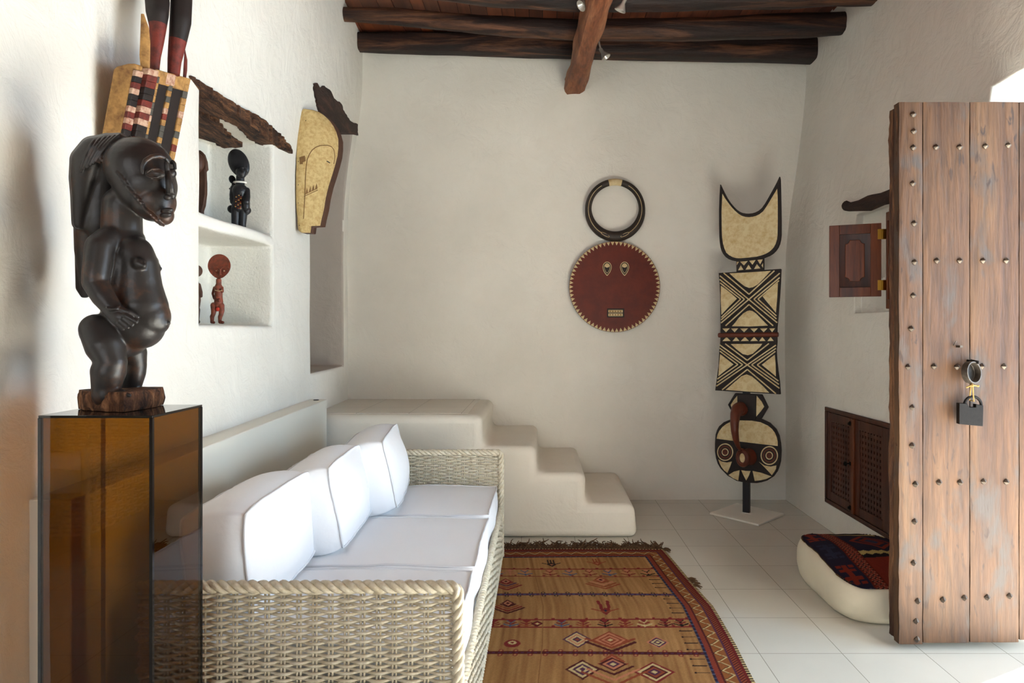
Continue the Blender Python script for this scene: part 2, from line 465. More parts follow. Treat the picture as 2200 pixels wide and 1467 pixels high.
def llean(z): return 0.115 * sm((z - 2.15) / 1.15)
def lx(y, z): return -1.18 - 0.058 * y + llean(z)               # left wall face
def rlean(z): return 0.16 * sm((z - 1.7) / 1.6)
def rx(y, z): return 1.885 + rlean(z)                           # right wall face
def LWP(px, py, off=0.0):                                       # pixel -> left wall face
    d = 3.0
    for _ in range(12):
        z = H - (py - CY) * d / F
        d = (1.18 - off - llean(z)) / ((CX - px) / F - 0.058)
    return W(px, py, d)
YB = 5.1
def struct(o, label=None): o['kind'] = 'structure'; return o

mb = MB(); mb.bb((-4.4, -2.8, -0.06), (3.6, 5.3, 0.0))
struct(mk('floor', mb, M_floor, origin=(0, 0, 0)))

NICHE = (2.604, 3.418)
mb = MB()
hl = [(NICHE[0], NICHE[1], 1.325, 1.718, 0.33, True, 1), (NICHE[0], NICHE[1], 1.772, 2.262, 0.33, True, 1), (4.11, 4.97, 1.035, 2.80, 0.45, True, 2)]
us = frange(1.3, 5.25, 0.085, (2.604, 3.418, 4.11, 4.97)); vs = frange(0.0, 3.66, 0.085, (1.325, 1.718, 1.772, 2.262, 1.035, 2.80))
def lpos(u, v, t):
    z = v
    if 2.5 < u < 3.55 and 1.70 < v < 1.79:                      # hand-made shelf, dipping a little
        k = (u - 2.604) / 0.814; z = v + (-0.004 + 0.022 * k if v > 1.75 else -0.008 + 0.026 * k) - 0.003 * math.sin(k * 7)
    return Vector((lx(u, z) - t + (und(u, v) if t == 0 else 0.3 * und(u, v)), u, z))
holed(us, vs, lpos, hl, mb, flip=True)
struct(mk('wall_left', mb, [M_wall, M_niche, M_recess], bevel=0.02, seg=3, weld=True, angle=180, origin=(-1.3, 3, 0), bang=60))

mb = MB(); mb.grid(36, 40, lambda a, b: (-2.0 + 4.4 * a, YB + und(4.4 * a, 3.66 * b, 0.008), 3.66 * b))
struct(mk('wall_back', mb, M_wall, angle=180, origin=(0, 5.1, 0)))

mb = MB()
us = frange(-2.8, 5.25, 0.12, (1.25, 2.86, 2.98, 3.99, 3.56, 4.36)); vs = frange(-0.03, 3.66, 0.12, (2.35, 1.405, 1.995, 0.18, 0.795))
DOORH = (0.75, 2.86)
def rpos(u, v, t):
    z = v
    return Vector((rx(u, z) + t + (und(u + 7, v) if t == 0 else 0), u, z))
hl = [(1.25, 2.86, -0.03, 2.35, 0.42, False, 0), (2.98, 3.99, 1.405, 1.995, 0.05, True, 0), (3.56, 4.36, 0.18, 0.795, 0.2, True, 0)]
holed(us, vs, rpos, hl, mb)
struct(mk('wall_right', mb, [M_wall], bevel=0.022, seg=3, weld=True, angle=180, origin=(1.9, 2, 0), bang=60))

# the part of the room behind and beside the viewpoint
mb = MB(); mb.bb((-4.3, 1.3, 0), (-1.262, 1.42, 3.666)); struct(mk('wall_side', mb, M_wall))
mb = MB(); mb.bb((-4.4, -2.8, 0), (-4.25, 1.4, 3.66)); struct(mk('wall_far', mb, M_wall))
mb = MB()
for lo, hi in (((-4.3, -2.8, 0), (2.4, -2.65, 0.85)), ((-4.3, -2.8, 2.7), (2.4, -2.65, 3.66)), ((-4.3, -2.8, 0.85), (-2.7, -2.65, 2.7)), ((0.3, -2.8, 0.85), (2.4, -2.65, 2.7))): mb.bb(lo, hi)
struct(mk('wall_front', mb, M_wall))

# landing with its steps
prof = [(-1.6, 0), (0.60, 0), (0.60, 0.21), (0.285, 0.21), (0.285, 0.405), (-0.02, 0.405), (-0.02, 0.575), (-0.36, 0.575), (-0.36, 0.771), (-1.6, 0.771)]
mb = MB()
Y0 = 4.15
def warp(x, z, y): return (x + 0.012 * noise.noise(Vector((x * 3, y * 3, z * 3))) + (0.02 * (z < 0.05) if x > 0.5 else 0), y, z + 0.006 * noise.noise(Vector((x * 4, y * 3, z * 3 + 5))) * (z > 0.05))
f = [Vector(warp(x, z, Y0)) for x, z in prof]; bk = [Vector(warp(x, z, YB + 0.03)) for x, z in prof]
mb.prism(f, bk)
o = mk('stairs', mb, M_stair, bevel=0.05, seg=5, angle=30, origin=(-0.5, 4.6, 0))
struct(o); o['label'] = 'white plaster steps rising to a tiled landing by the back wall'; o['category'] = 'stairs'
mb = MB(); mb.bb((-1.56, 4.24, 0.769), (-0.46, 5.11, 0.773))
mk('landing_tiles', mb, M_ltile, o, origin=(-0.837 + 0.0, 4.57, 0.77))

# low ledge behind the sofa
mb = MB()
def led(y, off, z): return Vector((lx(y, 0.5) + off, y, z))
y0, y1, th, zl = 1.66, 4.09, 0.104, 0.877
mb.hexa([led(y0, -0.02, 0), led(y0, th, 0), led(y1, th, 0), led(y1, -0.02, 0), led(y0, -0.02, zl), led(y0, th, zl), led(y1, th, zl), led(y1, -0.02, zl)])
o = struct(mk('trim_1', mb, M_ledge, bevel=0.004, seg=2, origin=(-1.3, 2.8, 0)))
o['label'] = 'low cream ledge running along the wall behind the white sofa'; o['category'] = 'ledge'
mb = MB(); mb.lathe([(0.016, 0), (0.016, 0.004), (0.010, 0.004)], led(4.03, 0.055, zl - 0.001), n=16); mk('cable_hole', mb, M_void, o)

# ceiling boards
random.seed(4)
M_board = bpy.data.materials.new('ceiling_boards')
M_board.use_nodes = True
nt = M_board.node_tree; b = nt.nodes['Principled BSDF']; b.inputs['Roughness'].default_value = 0.6
a = N(nt, 'ShaderNodeVertexColor', layer_name='Col')
n = noise_tex(nt, coords(nt, (1, 0.08, 1)), 16, 5, 0.6, 0.6)
r = ramp(nt, [(0.3, (0.55, 0.5, 0.48, 1)), (0.65, (1, 1, 1, 1))]); nt.links.new(n.outputs[0], r.inputs[0])
nt.links.new(mix(nt, 1.0, a.outputs[0], r.outputs[0], 'MULTIPLY'), b.inputs['Base Color'])
mb = MB(); cols = []
x = -4.3
while x < 2.4:
    w = random.uniform(0.085, 0.125); dz = random.uniform(0, 0.012)
    mb.bb((x, -2.8, 3.53 + dz), (x + w - 0.005, 5.2, 3.55 + dz))
    k = random.uniform(0.6, 1.25); c = rgb(128, 66, 34); cols += [(c[0] * k, c[1] * k, c[2] * k, 1)] * 8
    x += w
n0 = len(mb.v); mb.bb((-4.4, -2.85, 3.57), (2.6, 5.25, 3.68)); cols += [rgb(30, 16, 10)] * 8
mb.c = cols
struct(mk('ceiling', mb, M_board, origin=(0, 0, 3.53)))

# beams
def beam(name, path, mat, label, seed, rough=0.012, n=24, sub=60, square=2.8, ratio=1.0, cuts=0.0):
    # path: (x, y, z, half height)
    mb = MB(); P = [Vector(p[:3]) for p in path]; HH = [p[3] for p in path]
    L = [0]
    for i in range(1, len(P)): L.append(L[-1] + (P[i] - P[i - 1]).length)
    ax = (P[-1] - P[0]).normalized(); side = ax.cross(Vector((0, 0, 1))).normalized(); up = side.cross(ax)
    vs = []
    for i in range(sub + 1):
        t = L[-1] * i / sub
        c = Vector([np.interp(t, L, [p[q] for p in P]) for q in range(3)]); hh = float(np.interp(t, L, HH))
        for j in range(n):
            an = 2 * math.pi * (j + 0.5) / n
            ca, sa = math.cos(an), math.sin(an)
            k = (abs(ca) ** square + abs(sa) ** square) ** (-1 / square)
            q = Vector((t * 1.8 + seed, an * 0.8, seed * 2.0)); q2 = Vector((t * 3.0 + seed, an * 2.6, 4.0))
            e = (noise.noise(q) * 1.0 + noise.noise(q * 2.7) * 0.5 - 0.8 * max(0, noise.noise(q2) - 0.1)) * rough
            vs.append(c + side * (ca * (k * hh * ratio + e)) + up * (sa * (k * hh + e)))
    fs = [(i * n + j, i * n + (j + 1) % n, (i + 1) * n + (j + 1) % n, (i + 1) * n + j) for i in range(sub) for j in range(n)]
    fs += [tuple(range(n - 1, -1, -1)), tuple(sub * n + j for j in range(n))]
    mb.add(vs, fs)
    o = mk(name, mb, mat, angle=40); tag(o, label, 'beam'); return o
beam('ceiling_beam', [(-1.44, 4.96, 3.452, 0.060), (0.3, 4.96, 3.424, 0.080), (2.14, 4.96, 3.390, 0.083)], M_beam, 'dark timber ceiling beam closest to the back wall', 1, 0.005, square=5)
beam('ceiling_beam', [(-1.44, 4.5, 3.452, 0.044), (-1.0, 4.5, 3.425, 0.05), (-0.3, 4.5, 3.365, 0.058), (0.3, 4.5, 3.335, 0.062), (1.2, 4.5, 3.345, 0.072), (2.2, 4.5, 3.385, 0.072)], M_beam, 'dark gnarled ceiling beam, second out from the back wall', 5, 0.013)
beam('ceiling_beam', [(-1.44, 4.05, 3.452, 0.05), (-1.0, 4.05, 3.42, 0.055), (-0.4, 4.05, 3.35, 0.062), (0.3, 4.05, 3.318, 0.07), (1.2, 4.05, 3.335, 0.07), (2.2, 4.05, 3.372, 0.07)], M_beam, 'dark sagging ceiling beam, third out from the back wall, cut by the top edge', 9, 0.015)
lg = beam('ceiling_log', [(0.270, 5.16, 3.195, 0.080), (0.285, 4.8, 3.195, 0.076), (0.30, 4.5, 3.20, 0.073), (0.35, 3.6, 3.205, 0.078), (0.42, 2.2, 3.22, 0.08), (0.5, 0.2, 3.25, 0.08), (0.55, -2.7, 3.28, 0.08)], M_log, 'reddish brown log running under the dark beams toward the back wall', 3, 0.02, sub=150, square=3.5)
lg['category'] = 'log'

# spot lamps clipped to the log
def spot(p, dirv, label):
    r = root('spotlight', p); tag(r, label, 'spotlight', 'small spotlights on the ceiling log')
    p = Vector(p); d = Vector(dirv).normalized()
    mb = MB(); mb.lathe([(0.010, 0), (0.013, 0.01), (0.013, 0.035), (0.018, 0.045), (0.034, 0.075), (0.034, 0.08), (0.028, 0.078), (0.012, 0.055)], p, d, 20)
    mk('reflector', mb, M_alu, r)
    mb = MB(); mb.tube([p + d * 0.012, p + Vector((-0.004, 0, 0.03)), p + Vector((-0.008, 0.0, 0.055))], 0.006, 8); mk('bracket', mb, M_alu, r)
spot(W(1289, 104, 4.62), (0.5, -0.1, -0.8), 'small metal spotlight on the log just in front of the last beam')
spot(W(1268, -2, 3.93), (-0.75, -0.3, -0.7), 'small silver spotlight at the left flank of the log')
spot(W(1344, -6, 3.88), (-0.35, 0.2, -0.8), 'small silver spotlight at the right flank of the log')

# ------------------------------------------------------------------ weathered wood over the openings
def jag(poly, step, amp, seed, closed=True):
    out = []; rnd = random.Random(seed); n = len(poly)
    for i in range(n if closed else n - 1):
        a, b = Vector(poly[i]), Vector(poly[(i + 1) % n]); k = max(1, int((b - a).length / step))
        for j in range(k):
            p = a.lerp(b, j / k)
            if j: p = p + Vector((rnd.uniform(-amp, amp), rnd.uniform(-amp, amp)))
            out.append((p.x, p.y))
    return out
mb = MB()
fr = [(-2.5 + 0, 0)]
pts = [(lx(2.50, 2.3) + 0.006, 2.50), (lx(2.7, 2.3) + 0.02, 2.70), (lx(3.0, 2.3) + 0.025, 3.0), (lx(3.35, 2.3) + 0.02, 3.35), (lx(3.68, 2.3) + 0.015, 3.69), (lx(3.66, 2.3) - 0.03, 3.66), (-1.43, 3.43), (-1.445, 3.33), (-1.425, 3.19), (-1.40, 3.05), (-1.41, 2.96), (-1.45, 2.85), (-1.47, 2.7), (-1.46, 2.60), (-1.36, 2.53)]
pts = jag(pts, 0.016, 0.008, 2)
def zt(y): return interp(y, [2.5, 2.62, 2.9, 3.2, 3.45, 3.6, 3.7], [2.262, 2.268, 2.285, 2.325, 2.335, 2.322, 2.30])
def zb(y): return interp(y, [2.5, 2.62, 3.0, 3.3, 3.5, 3.7], [2.252, 2.236, 2.238, 2.246, 2.262, 2.286])
mb.prism([Vector((x, y, zb(y) + 0.008 * noise.noise(Vector((x * 20, y * 20, 0))))) for x, y in pts], [Vector((x, y, zt(y))) for x, y in pts])
tag(mk('wood_lintel', mb, M_drift, angle=25, bevel=0.004), 'long weathered board set in the wall as lintel over the niche', 'lintel')
mb = MB()
pts = jag([(-1.49, 2.56), (-1.485, 2.85), (-1.455, 3.0), (-1.50, 3.15), (-1.525, 3.40), (-1.62, 3.41), (-1.66, 3.2), (-1.66, 2.56)], 0.016, 0.008, 7)
mb.prism([Vector((x, y, 2.236 + 0.008 * noise.noise(Vector((x * 20, y * 20, 4))))) for x, y in pts], [Vector((x, y, 2.275)) for x, y in pts])
tag(mk('wood_lintel', mb, M_drift, angle=25, bevel=0.004), 'shorter weathered board inside the niche top, behind the long one', 'lintel')
mb = MB()
pp = [(677, 180), (682, 178), (688, 189), (697, 184), (712, 197), (718, 211), (733, 222), (742, 243), (755, 261), (769, 267), (770, 291), (752, 287), (736, 284), (725, 284), (705, 262), (686, 236), (679, 205)]
pp = [(x, y) for x, y in jag(pp, 4, 1.1, 5)]
fr = [LWP(x, y, 0.014) for x, y in pp]
mb.prism(fr, [p + Vector((-0.34, 0, 0)) for p in fr])
tag(mk('wood_lintel', mb, M_dkdrift, angle=25), 'dark jagged timber lintel over the tall recess beside the cream mask', 'lintel')

# ------------------------------------------------------------------ right wall: cupboard, shuttered window
cb = root('wall_cupboard', (1.875, 3.96, 0.18))
tag(cb, 'dark lattice-door cupboard let into the wall low behind the old door', 'cupboard')
xf = 1.872; Z0, Z1, A0, A1 = 0.176, 0.80, 3.552, 4.366
mb = MB(); fw = 0.026
mb.bb((xf, A0, Z1 - fw), (xf + 0.05, A1, Z1)); mb.bb((xf, A0, Z0), (xf + 0.05, A1, Z0 + fw)); mb.bb((xf, A1 - fw, Z0 + fw), (xf + 0.05, A1, Z1 - fw)); mb.bb((xf, A0, Z0 + fw), (xf + 0.05, A0 + fw, Z1 - fw))
mk('frame', mb, M_lat, cb, bevel=0.003)
mb = MB(); mb.bb((xf + 0.035, A0 + 0.01, Z0 + 0.01), (xf + 0.19, A1 - 0.01, Z1 - 0.01)); mk('inside', mb, M_void, cb)
for k, (ya, yb) in enumerate(((3.96, A1 - fw - 0.003), (A0 + fw + 0.003, 3.957))):
    mb = MB(); xs = xf + 0.004; st = 0.055; za, zb_ = Z0 + fw + 0.003, Z1 - fw - 0.003
    mb.bb((xs, ya, za), (xs + 0.024, ya + st, zb_)); mb.bb((xs, yb - st, za), (xs + 0.024, yb, zb_))
    mb.bb((xs, ya + st, zb_ - st), (xs + 0.024, yb - st, zb_)); mb.bb((xs, ya + st, za), (xs + 0.024, yb - st, za + st))
    d = mk('door', mb, M_lat, cb, bevel=0.003)
    mb = MB(); L0, L1 = ya + st, yb - st; B0, B1 = za + st, zb_ - st
    ny, nz = 8, 13
    for i in range(ny): 
        c = L0 + (L1 - L0) * (i + 0.5) / ny; mb.bb((xs + 0.006, c - 0.0095, B0), (xs + 0.014, c + 0.0095, B1))
    for i in range(nz):
        c = B0 + (B1 - B0) * (i + 0.5) / nz; mb.bb((xs + 0.0065, L0, c - 0.0095), (xs + 0.0145, L1, c + 0.0095))
    mk('lattice', mb, M_lat, d)
    if k == 0:
        mb = MB(); mb.bb((xs - 0.012, ya - 0.012, za), (xs, ya + 0.02, zb_)); mk('cover_strip', mb, M_shut, d, bevel=0.002)
        mb = MB(); mb.lathe([(0.012, 0), (0.012, 0.004), (0.006, 0.008), (0.006, 0.02), (0.014, 0.028), (0.012, 0.036), (0.004, 0.04)], (xs - 0.01, ya + 0.03, 0.50), (-1, 0, 0), 14); mk('knob', mb, M_black, d)
        for zz in (za + 0.03, zb_ - 0.03):
            mb = MB(); mb.lathe([(0.014, 0), (0.014, 0.005), (0.008, 0.006), (0.008, 0.014), (0.003, 0.016)], (xs - 0.01, ya + 0.03, zz), (-1, 0, 0), 14); mk('bolt', mb, M_black, d)

win = root('window_1', (1.885, 3.3, 1.42)); struct(win); tag(win, 'small wooden window with one panelled shutter leaf standing open', 'window')
mb = MB(); f0, f1, z0, z1 = 2.95, 3.575, 1.417, 1.937; x0 = 1.862
mb.bb((x0, f1 - 0.06, z0), (x0 + 0.07, f1, z1)); mb.bb((x0, f0, z1 - 0.06), (x0 + 0.07, f1 - 0.06, z1)); mb.bb((x0, f0, z0), (x0 + 0.07, f1 - 0.06, z0 + 0.06)); mb.bb((x0, f0, z0 + 0.06), (x0 + 0.07, f0 + 0.06, z1 - 0.06))
mk('window_frame', mb, M_shut, win, bevel=0.004)
mb = MB(); mb.bb((x0 + 0.03, f0 + 0.05, z0 + 0.05), (x0 + 0.05, f1 - 0.05, z1 - 0.05)); mk('window_shutter', mb, M_shutdk, win)
hp = Vector((1.838, 3.575, 0)); fp = Vector((1.600, 3.672, 0)); wd = (fp - hp).length; uu = (fp - hp).normalized(); nn = Vector((uu.y, -uu.x, 0))
if nn.y > 0: nn = -nn
def leaf(a, z, t): p = hp + uu * a + nn * t; return Vector((p.x, p.y, z))
def lbox(mb, a0, a1, za, zb_, t0, t1): mb.hexa([leaf(a0, za, t0), leaf(a1, za, t0), leaf(a1, za, t1), leaf(a0, za, t1), leaf(a0, zb_, t0), leaf(a1, zb_, t0), leaf(a1, zb_, t1), leaf(a0, zb_, t1)][::1])
za, zb_ = 1.484, 1.878; st = 0.052
mb = MB(); lbox(mb, 0, st, za, zb_, -0.012, 0.012); lbox(mb, wd - st, wd, za, zb_, -0.012, 0.012); lbox(mb, st, wd - st, za, za + st, -0.012, 0.012); lbox(mb, st, wd - st, zb_ - st, zb_, -0.012, 0.012)
lf = mk('shutter_leaf', mb, M_shut, win, weld=False, bevel=0.002)
mb = MB()
a0, a1, b0, b1 = st, wd - st, za + st, zb_ - st
def ring4(a0, a1, b0, b1, t): return [leaf(a0, b0, t), leaf(a1, b0, t), leaf(a1, b1, t), leaf(a0, b1, t)]
r0, r1 = ring4(a0, a1, b0, b1, 0.002), ring4(a0 + 0.03, a1 - 0.03, b0 + 0.03, b1 - 0.03, -0.004)
mb.add(r0 + r1, [(0, 1, 5, 4), (1, 2, 6, 5), (2, 3, 7, 6), (3, 0, 4, 7), (4, 5, 6, 7)])
mk('bevelled_surround', mb, M_shutdk, lf)
def octo(a0, a1, b0, b1, c, t):
    P = []
    for (ca, cb_, s0) in ((a0, b0, 0), (a1, b0, 1), (a1, b1, 2), (a0, b1, 3)):
        for k in range(5):
            an = math.pi / 2 * k / 4
            dx, dz = c * math.sin(an), c * math.cos(an)
            if s0 == 0: P.append((ca + c - (c - dx) * 1 if False else ca + dx, cb_ + dz))
            elif s0 == 1: P.append((ca - dz, cb_ + dx))
            elif s0 == 2: P.append((ca - dx, cb_ - dz))
            else: P.append((ca + dz, cb_ - dx))
    return [leaf(a, b, t) for a, b in P]
mb = MB(); mb.prism(octo(a0 + 0.028, a1 - 0.028, b0 + 0.032, b1 - 0.032, 0.022, 0.009), octo(a0 + 0.028, a1 - 0.028, b0 + 0.032, b1 - 0.032, 0.022, -0.006))
mk('raised_panel', mb, M_shut, lf, bevel=0.003)
for zc in (za + 0.06, zb_ - 0.06):
    mb = MB(); mb.tube([Vector((1.843, 3.568, zc - 0.027)), Vector((1.843, 3.568, zc + 0.027))], 0.005, 10)
    mb.bb((1.845, 3.563, zc - 0.027), (1.872, 3.567, zc + 0.027)); mb.box(leaf(0.008, zc, 0.0135), (0.02, 0.003, 0.054), Matrix.Rotation(math.atan2(uu.y, uu.x), 3, 'Z'))
    mk('hinge', mb, M_brass, win)
mb = MB(); mb.tube([(1.862 - 0.004, 3.545, z0 + 0.05), (1.862 - 0.004, 3.545, z1 - 0.05)], 0.007, 10); mk('bead', mb, M_shut, win)

# crooked stick lintel above the window
def rwp(px, py, off=0.0):
    d = 3.8
    for _ in range(8): d = (rx(0, H - (py - CY) * d / F) - off) / ((px - CX) / F)
    return W(px, py, d)
mb = MB()
ps = [rwp(1818, 442, 0.0), rwp(1826, 443, 0.01), rwp(1850, 441, 0.01), rwp(1872, 434, 0.01), rwp(1895, 428, 0.01), rwp(1925, 420, 0.01), rwp(1990, 404, 0.0)]
mb.tube(ps, [0.028, 0.026, 0.033, 0.042, 0.034, 0.04, 0.04], 12)
for i, p in enumerate(mb.v): mb.v[i] = p + Vector((0, 0, 0.012 * noise.noise(p * 14)))
tag(mk('stick_lintel', mb, M_dkdrift, angle=60), 'dark crooked branch set in the wall above the small shuttered window', 'lintel')

# ------------------------------------------------------------------ the old door
dr = root('door_1', (1.46, 2.70, 0.02)); dr['kind'] = 'structure'
tag(dr, 'old studded plank door standing open, with an iron ring', 'door')
DY = 2.70
xs = [(1932 - CX) * DY / F, (1983 - CX) * DY / F, (2084 - CX) * DY / F, (2190 - CX) * DY / F, (2286 - CX) * DY / F]
ztop = H + 491 * DY / F
rnd = random.Random(3)
planks = []
for i in range(4):
    a, b_ = xs[i] + (0.0018 if i else 0), xs[i + 1] - 0.0018
    zb0 = [0.024, 0.030, 0.032, 0.042][i]
    mb = MB(); nz_ = 60
    def pf(u, v, a=a, b_=b_, zb0=zb0, i=i):
        z = zb0 + (ztop - zb0) * v; x = a + (b_ - a) * u
        e = 0.0022 * noise.noise(Vector((i * 7.0, z * 5, u * 3))) 
        if u == 0 or u == 1: x += 0.0015 * noise.noise(Vector((u * 5 + i * 11, z * 14, 0)))
        if u == 0 and i == 0: x += 0.002 * noise.noise(Vector((1, z * 9, 0))) + 0.003 * noise.noise(Vector((1, z * 40, 0)))
        return Vector((x, DY + e + (0.0015 if u in (0, 1) else 0), z))
    mb.grid(8, nz_, pf)
    n0 = len(mb.v); nv = nz_ + 1
    back = [Vector((p.x, DY + 0.04, p.z)) for p in mb.v]
    mb.v += back
    for f in list(mb.f): mb.f.append([q + n0 for q in f[::-1]]); mb.m.append(0)
    ring = [j for j in range(nv)] + [k * nv + nz_ for k in range(1, 9)] + [8 * nv + j for j in range(nz_ - 1, -1, -1)] + [k * nv for k in range(7, 0, -1)]
    for q in range(len(ring)):
        c, d = ring[q], ring[(q + 1) % len(ring)]
        mb.f.append([d, c, c + n0, d + n0]); mb.m.append(0)
    planks.append(mk('plank', mb, M_door, dr, angle=40, weld=True))
# the second layer behind, with its crumbling edge
mb = MB()
def ef(u, v):
    z = 0.03 + (ztop - 0.04) * v; 
    k = 0.010 * noise.noise(Vector((u * 3, z * 6, 2))) + 0.006 * noise.noise(Vector((u * 7, z * 26, 2)))
    return Vector((1.4635 + k * (0.6 + 0.4 * v) + 0.002, DY + 0.012 + 0.074 * u, z))
mb.grid(8, 90, ef); n0 = len(mb.v)
mb.v += [Vector((p.x + 0.09, p.y, p.z)) for p in mb.v]
for f in list(mb.f): mb.f.append([q + n0 for q in f[::-1]]); mb.m.append(0)
nv = 91; ring = list(range(nv)) + [k * nv + 90 for k in range(1, 9)] + [8 * nv + j for j in range(89, -1, -1)] + [k * nv for k in range(7, 0, -1)]
for q in range(len(ring)):
    c, d = ring[q], ring[(q + 1) % len(ring)]; mb.f.append([d, c, c + n0, d + n0]); mb.m.append(0)
tag(mk('edge_board', mb, M_dooredge, dr, angle=60, weld=True), 'dark crumbling edge of the door')
mb = MB(); mb.bb((1.56, DY + 0.042, 0.04), (2.13, DY + 0.085, ztop - 0.02)); mk('back_boards', mb, M_dooredge, dr, bevel=0.003)
studs = [(1962, 246), (1963, 282), (1962, 317), (1961, 394), (1964, 480), (1965, 563), (1962, 635), (1958, 706), (1951, 788), (1960, 875), (1960, 957), (1967, 1040), (1965, 1120), (1963, 1209), (1972, 1291), (1968, 1334), (1970, 1373),
         (2011, 316), (2062, 316), (2117, 314), (2166, 312), (2013, 560), (2062, 560), (2112, 560), (2162, 560), (2007, 787), (2056, 788), (2110, 787), (2157, 787), (2018, 1036), (2063, 1036), (2113, 1034), (2162, 1035), (2026, 1288), (2072, 1284), (2121, 1283), (2169, 1280)]
s0 = None
for (px, py) in studs:
    p = W(px, py, DY - 0.001)
    if s0 is None:
        mb = MB(); h = 0.0125
        base = [Vector((0, 0, 0)) + Vector((h * math.cos(R(a)), 0.004, h * math.sin(R(a)))) for a in (0, 45, 90, 135, 180, 225, 270, 315)]
        k2 = [Vector((v.x * (1.0 if i % 2 == 0 else 0.8), -0.003, v.z * (1.0 if i % 2 == 0 else 0.8))) for i, v in enumerate(base)]
        vs_ = [p + v for v in base] + [p + v for v in k2] + [p + Vector((0, -0.014, 0))]
        mb.add(vs_, [(i, (i + 1) % 8, 8 + (i + 1) % 8, 8 + i) for i in range(8)] + [(8 + i, 8 + (i + 1) % 8, 16) for i in range(8)])
        s0 = mk('stud', mb, M_iron, dr, smooth=False, origin=p)
    else:
        dup(s0, p, dr)
# ring on its staple
pc = W(2087, 800, DY - 0.045)
mb = MB()
ax = Vector((0.40, -0.90, 0.08)).normalized()
mb.lathe([(0.039, -0.013), (0.044, -0.013), (0.0455, 0.0), (0.044, 0.013), (0.039, 0.013), (0.038, 0.0), (0.039, -0.013)], pc, ax, 40)
mk('ring', mb, M_ringiron, dr, bevel=0.0012)
mb = MB(); ps = W(2083, 774, DY)
mb.tube([ps + Vector((-0.008, 0.01, 0)), ps + Vector((-0.008, -0.04, -0.004)), ps + Vector((0, -0.052, -0.008)), ps + Vector((0.008, -0.04, -0.004)), ps + Vector((0.008, 0.01, 0))], 0.0045, 8)
mk('staple', mb, M_black, dr)
mb = MB(); ps = W(2055, 744, DY); mb.box(ps + Vector((0.004, -0.012, 0)), (0.012, 0.028, 0.009)); mb.tube([ps + Vector((-0.012, 0, 0.004)), ps + Vector((-0.014, -0.012, 0.014)), ps + Vector((-0.008, -0.012, 0.022))], 0.002, 6); mk('latch_pin', mb, M_iron, dr, bevel=0.002)

# padlock hanging by a string
pl = root('padlock', W(2087, 914, DY - 0.032)); tag(pl, 'black iron padlock tied by straw string to the ring of the old door', 'padlock')
dl = DY - 0.05
mb = MB()
out = [(2061, 866), (2078, 867), (2083, 875), (2097, 875), (2097, 868), (2113, 871), (2112, 916), (2061, 911)]
fr = [W(x, y, dl) for x, y in out]; mb.prism(fr, [p + Vector((0.004, 0.026, 0)) for p in fr])
mk('body', mb, M_black, pl, bevel=0.0015)
mb = MB(); c = W(2090, 871, dl + 0.012)
mb.tube([c + Vector((0.034 * math.cos(a), 0, 0.036 * math.sin(a))) for a in [math.pi * k / 14 for k in range(15)]], 0.0055, 10); mk('shackle', mb, M_black, pl)
mb = MB()
a, b_ = W(2086, 824, dl), W(2089, 855, dl + 0.004)
mb.tube([a + Vector((0, 0.02, 0.012)), a + Vector((0, -0.006, 0.006)), a + Vector((0.002, -0.008, -0.01)), b_ + Vector((0, -0.006, 0.01)), b_ + Vector((0.001, -0.008, -0.012)), b_ + Vector((0, 0.016, -0.01))], 0.0026, 7)
mb.tube([a + Vector((-0.001, 0.02, 0.012)), a + Vector((-0.003, -0.005, -0.004)), b_ + Vector((-0.002, 0.014, -0.01))], 0.0026, 7)
mb.tube([a + Vector((-0.022, -0.004, -0.016)), a + Vector((-0.008, -0.008, -0.008)), a + Vector((0.006, -0.010, -0.006)), a + Vector((0.024, -0.006, -0.009))], 0.003, 7)
mb.ell(a + Vector((0.0, -0.009, -0.007)), 0.006); mb.ell(a + Vector((0.025, -0.006, -0.009)), 0.0045)
mk('string', mb, M_string, pl)
# ------------------------------------------------------------------ wicker sofa
def weave(mb, O, U, V, Nn, w, h, sp, row, rw, rs, seed=0, pair=0.006, per=6):
    O, U, V, Nn = Vector(O), Vector(U), Vector(V), Vector(Nn)
    rnd = random.Random(seed)
    ns = int(round(w / sp)); sp = w / ns
    for k in range(ns + 1):
        for e in (-pair, pair):
            c = min(w - rs, max(rs, k * sp + e))
            mb.tube([O + U * c, O + U * c + V * h], rs, 5)
    amp = rs + rw * 0.55
    nr = int(h / row); row = h / nr
    for j in range(nr):
        v0 = (j + 0.5) * row; jj = rnd.uniform(-0.12, 0.12) * row; ph = rnd.uniform(-0.3, 0.3)
        pts = []
        for i in range(ns * per + 1):
            u = w * i / (ns * per)
            s = math.cos(math.pi * (u / sp + j))
            s = max(-1, min(1, s * 1.35))
            wob = 0.14 * row * math.sin(u * 9 + ph * 8 + j * 1.7)
            pts.append(O + U * u + V * (v0 + jj + wob) + Nn * (amp * s))
        mb.tube(pts, rw * rnd.uniform(0.9, 1.1), 5)
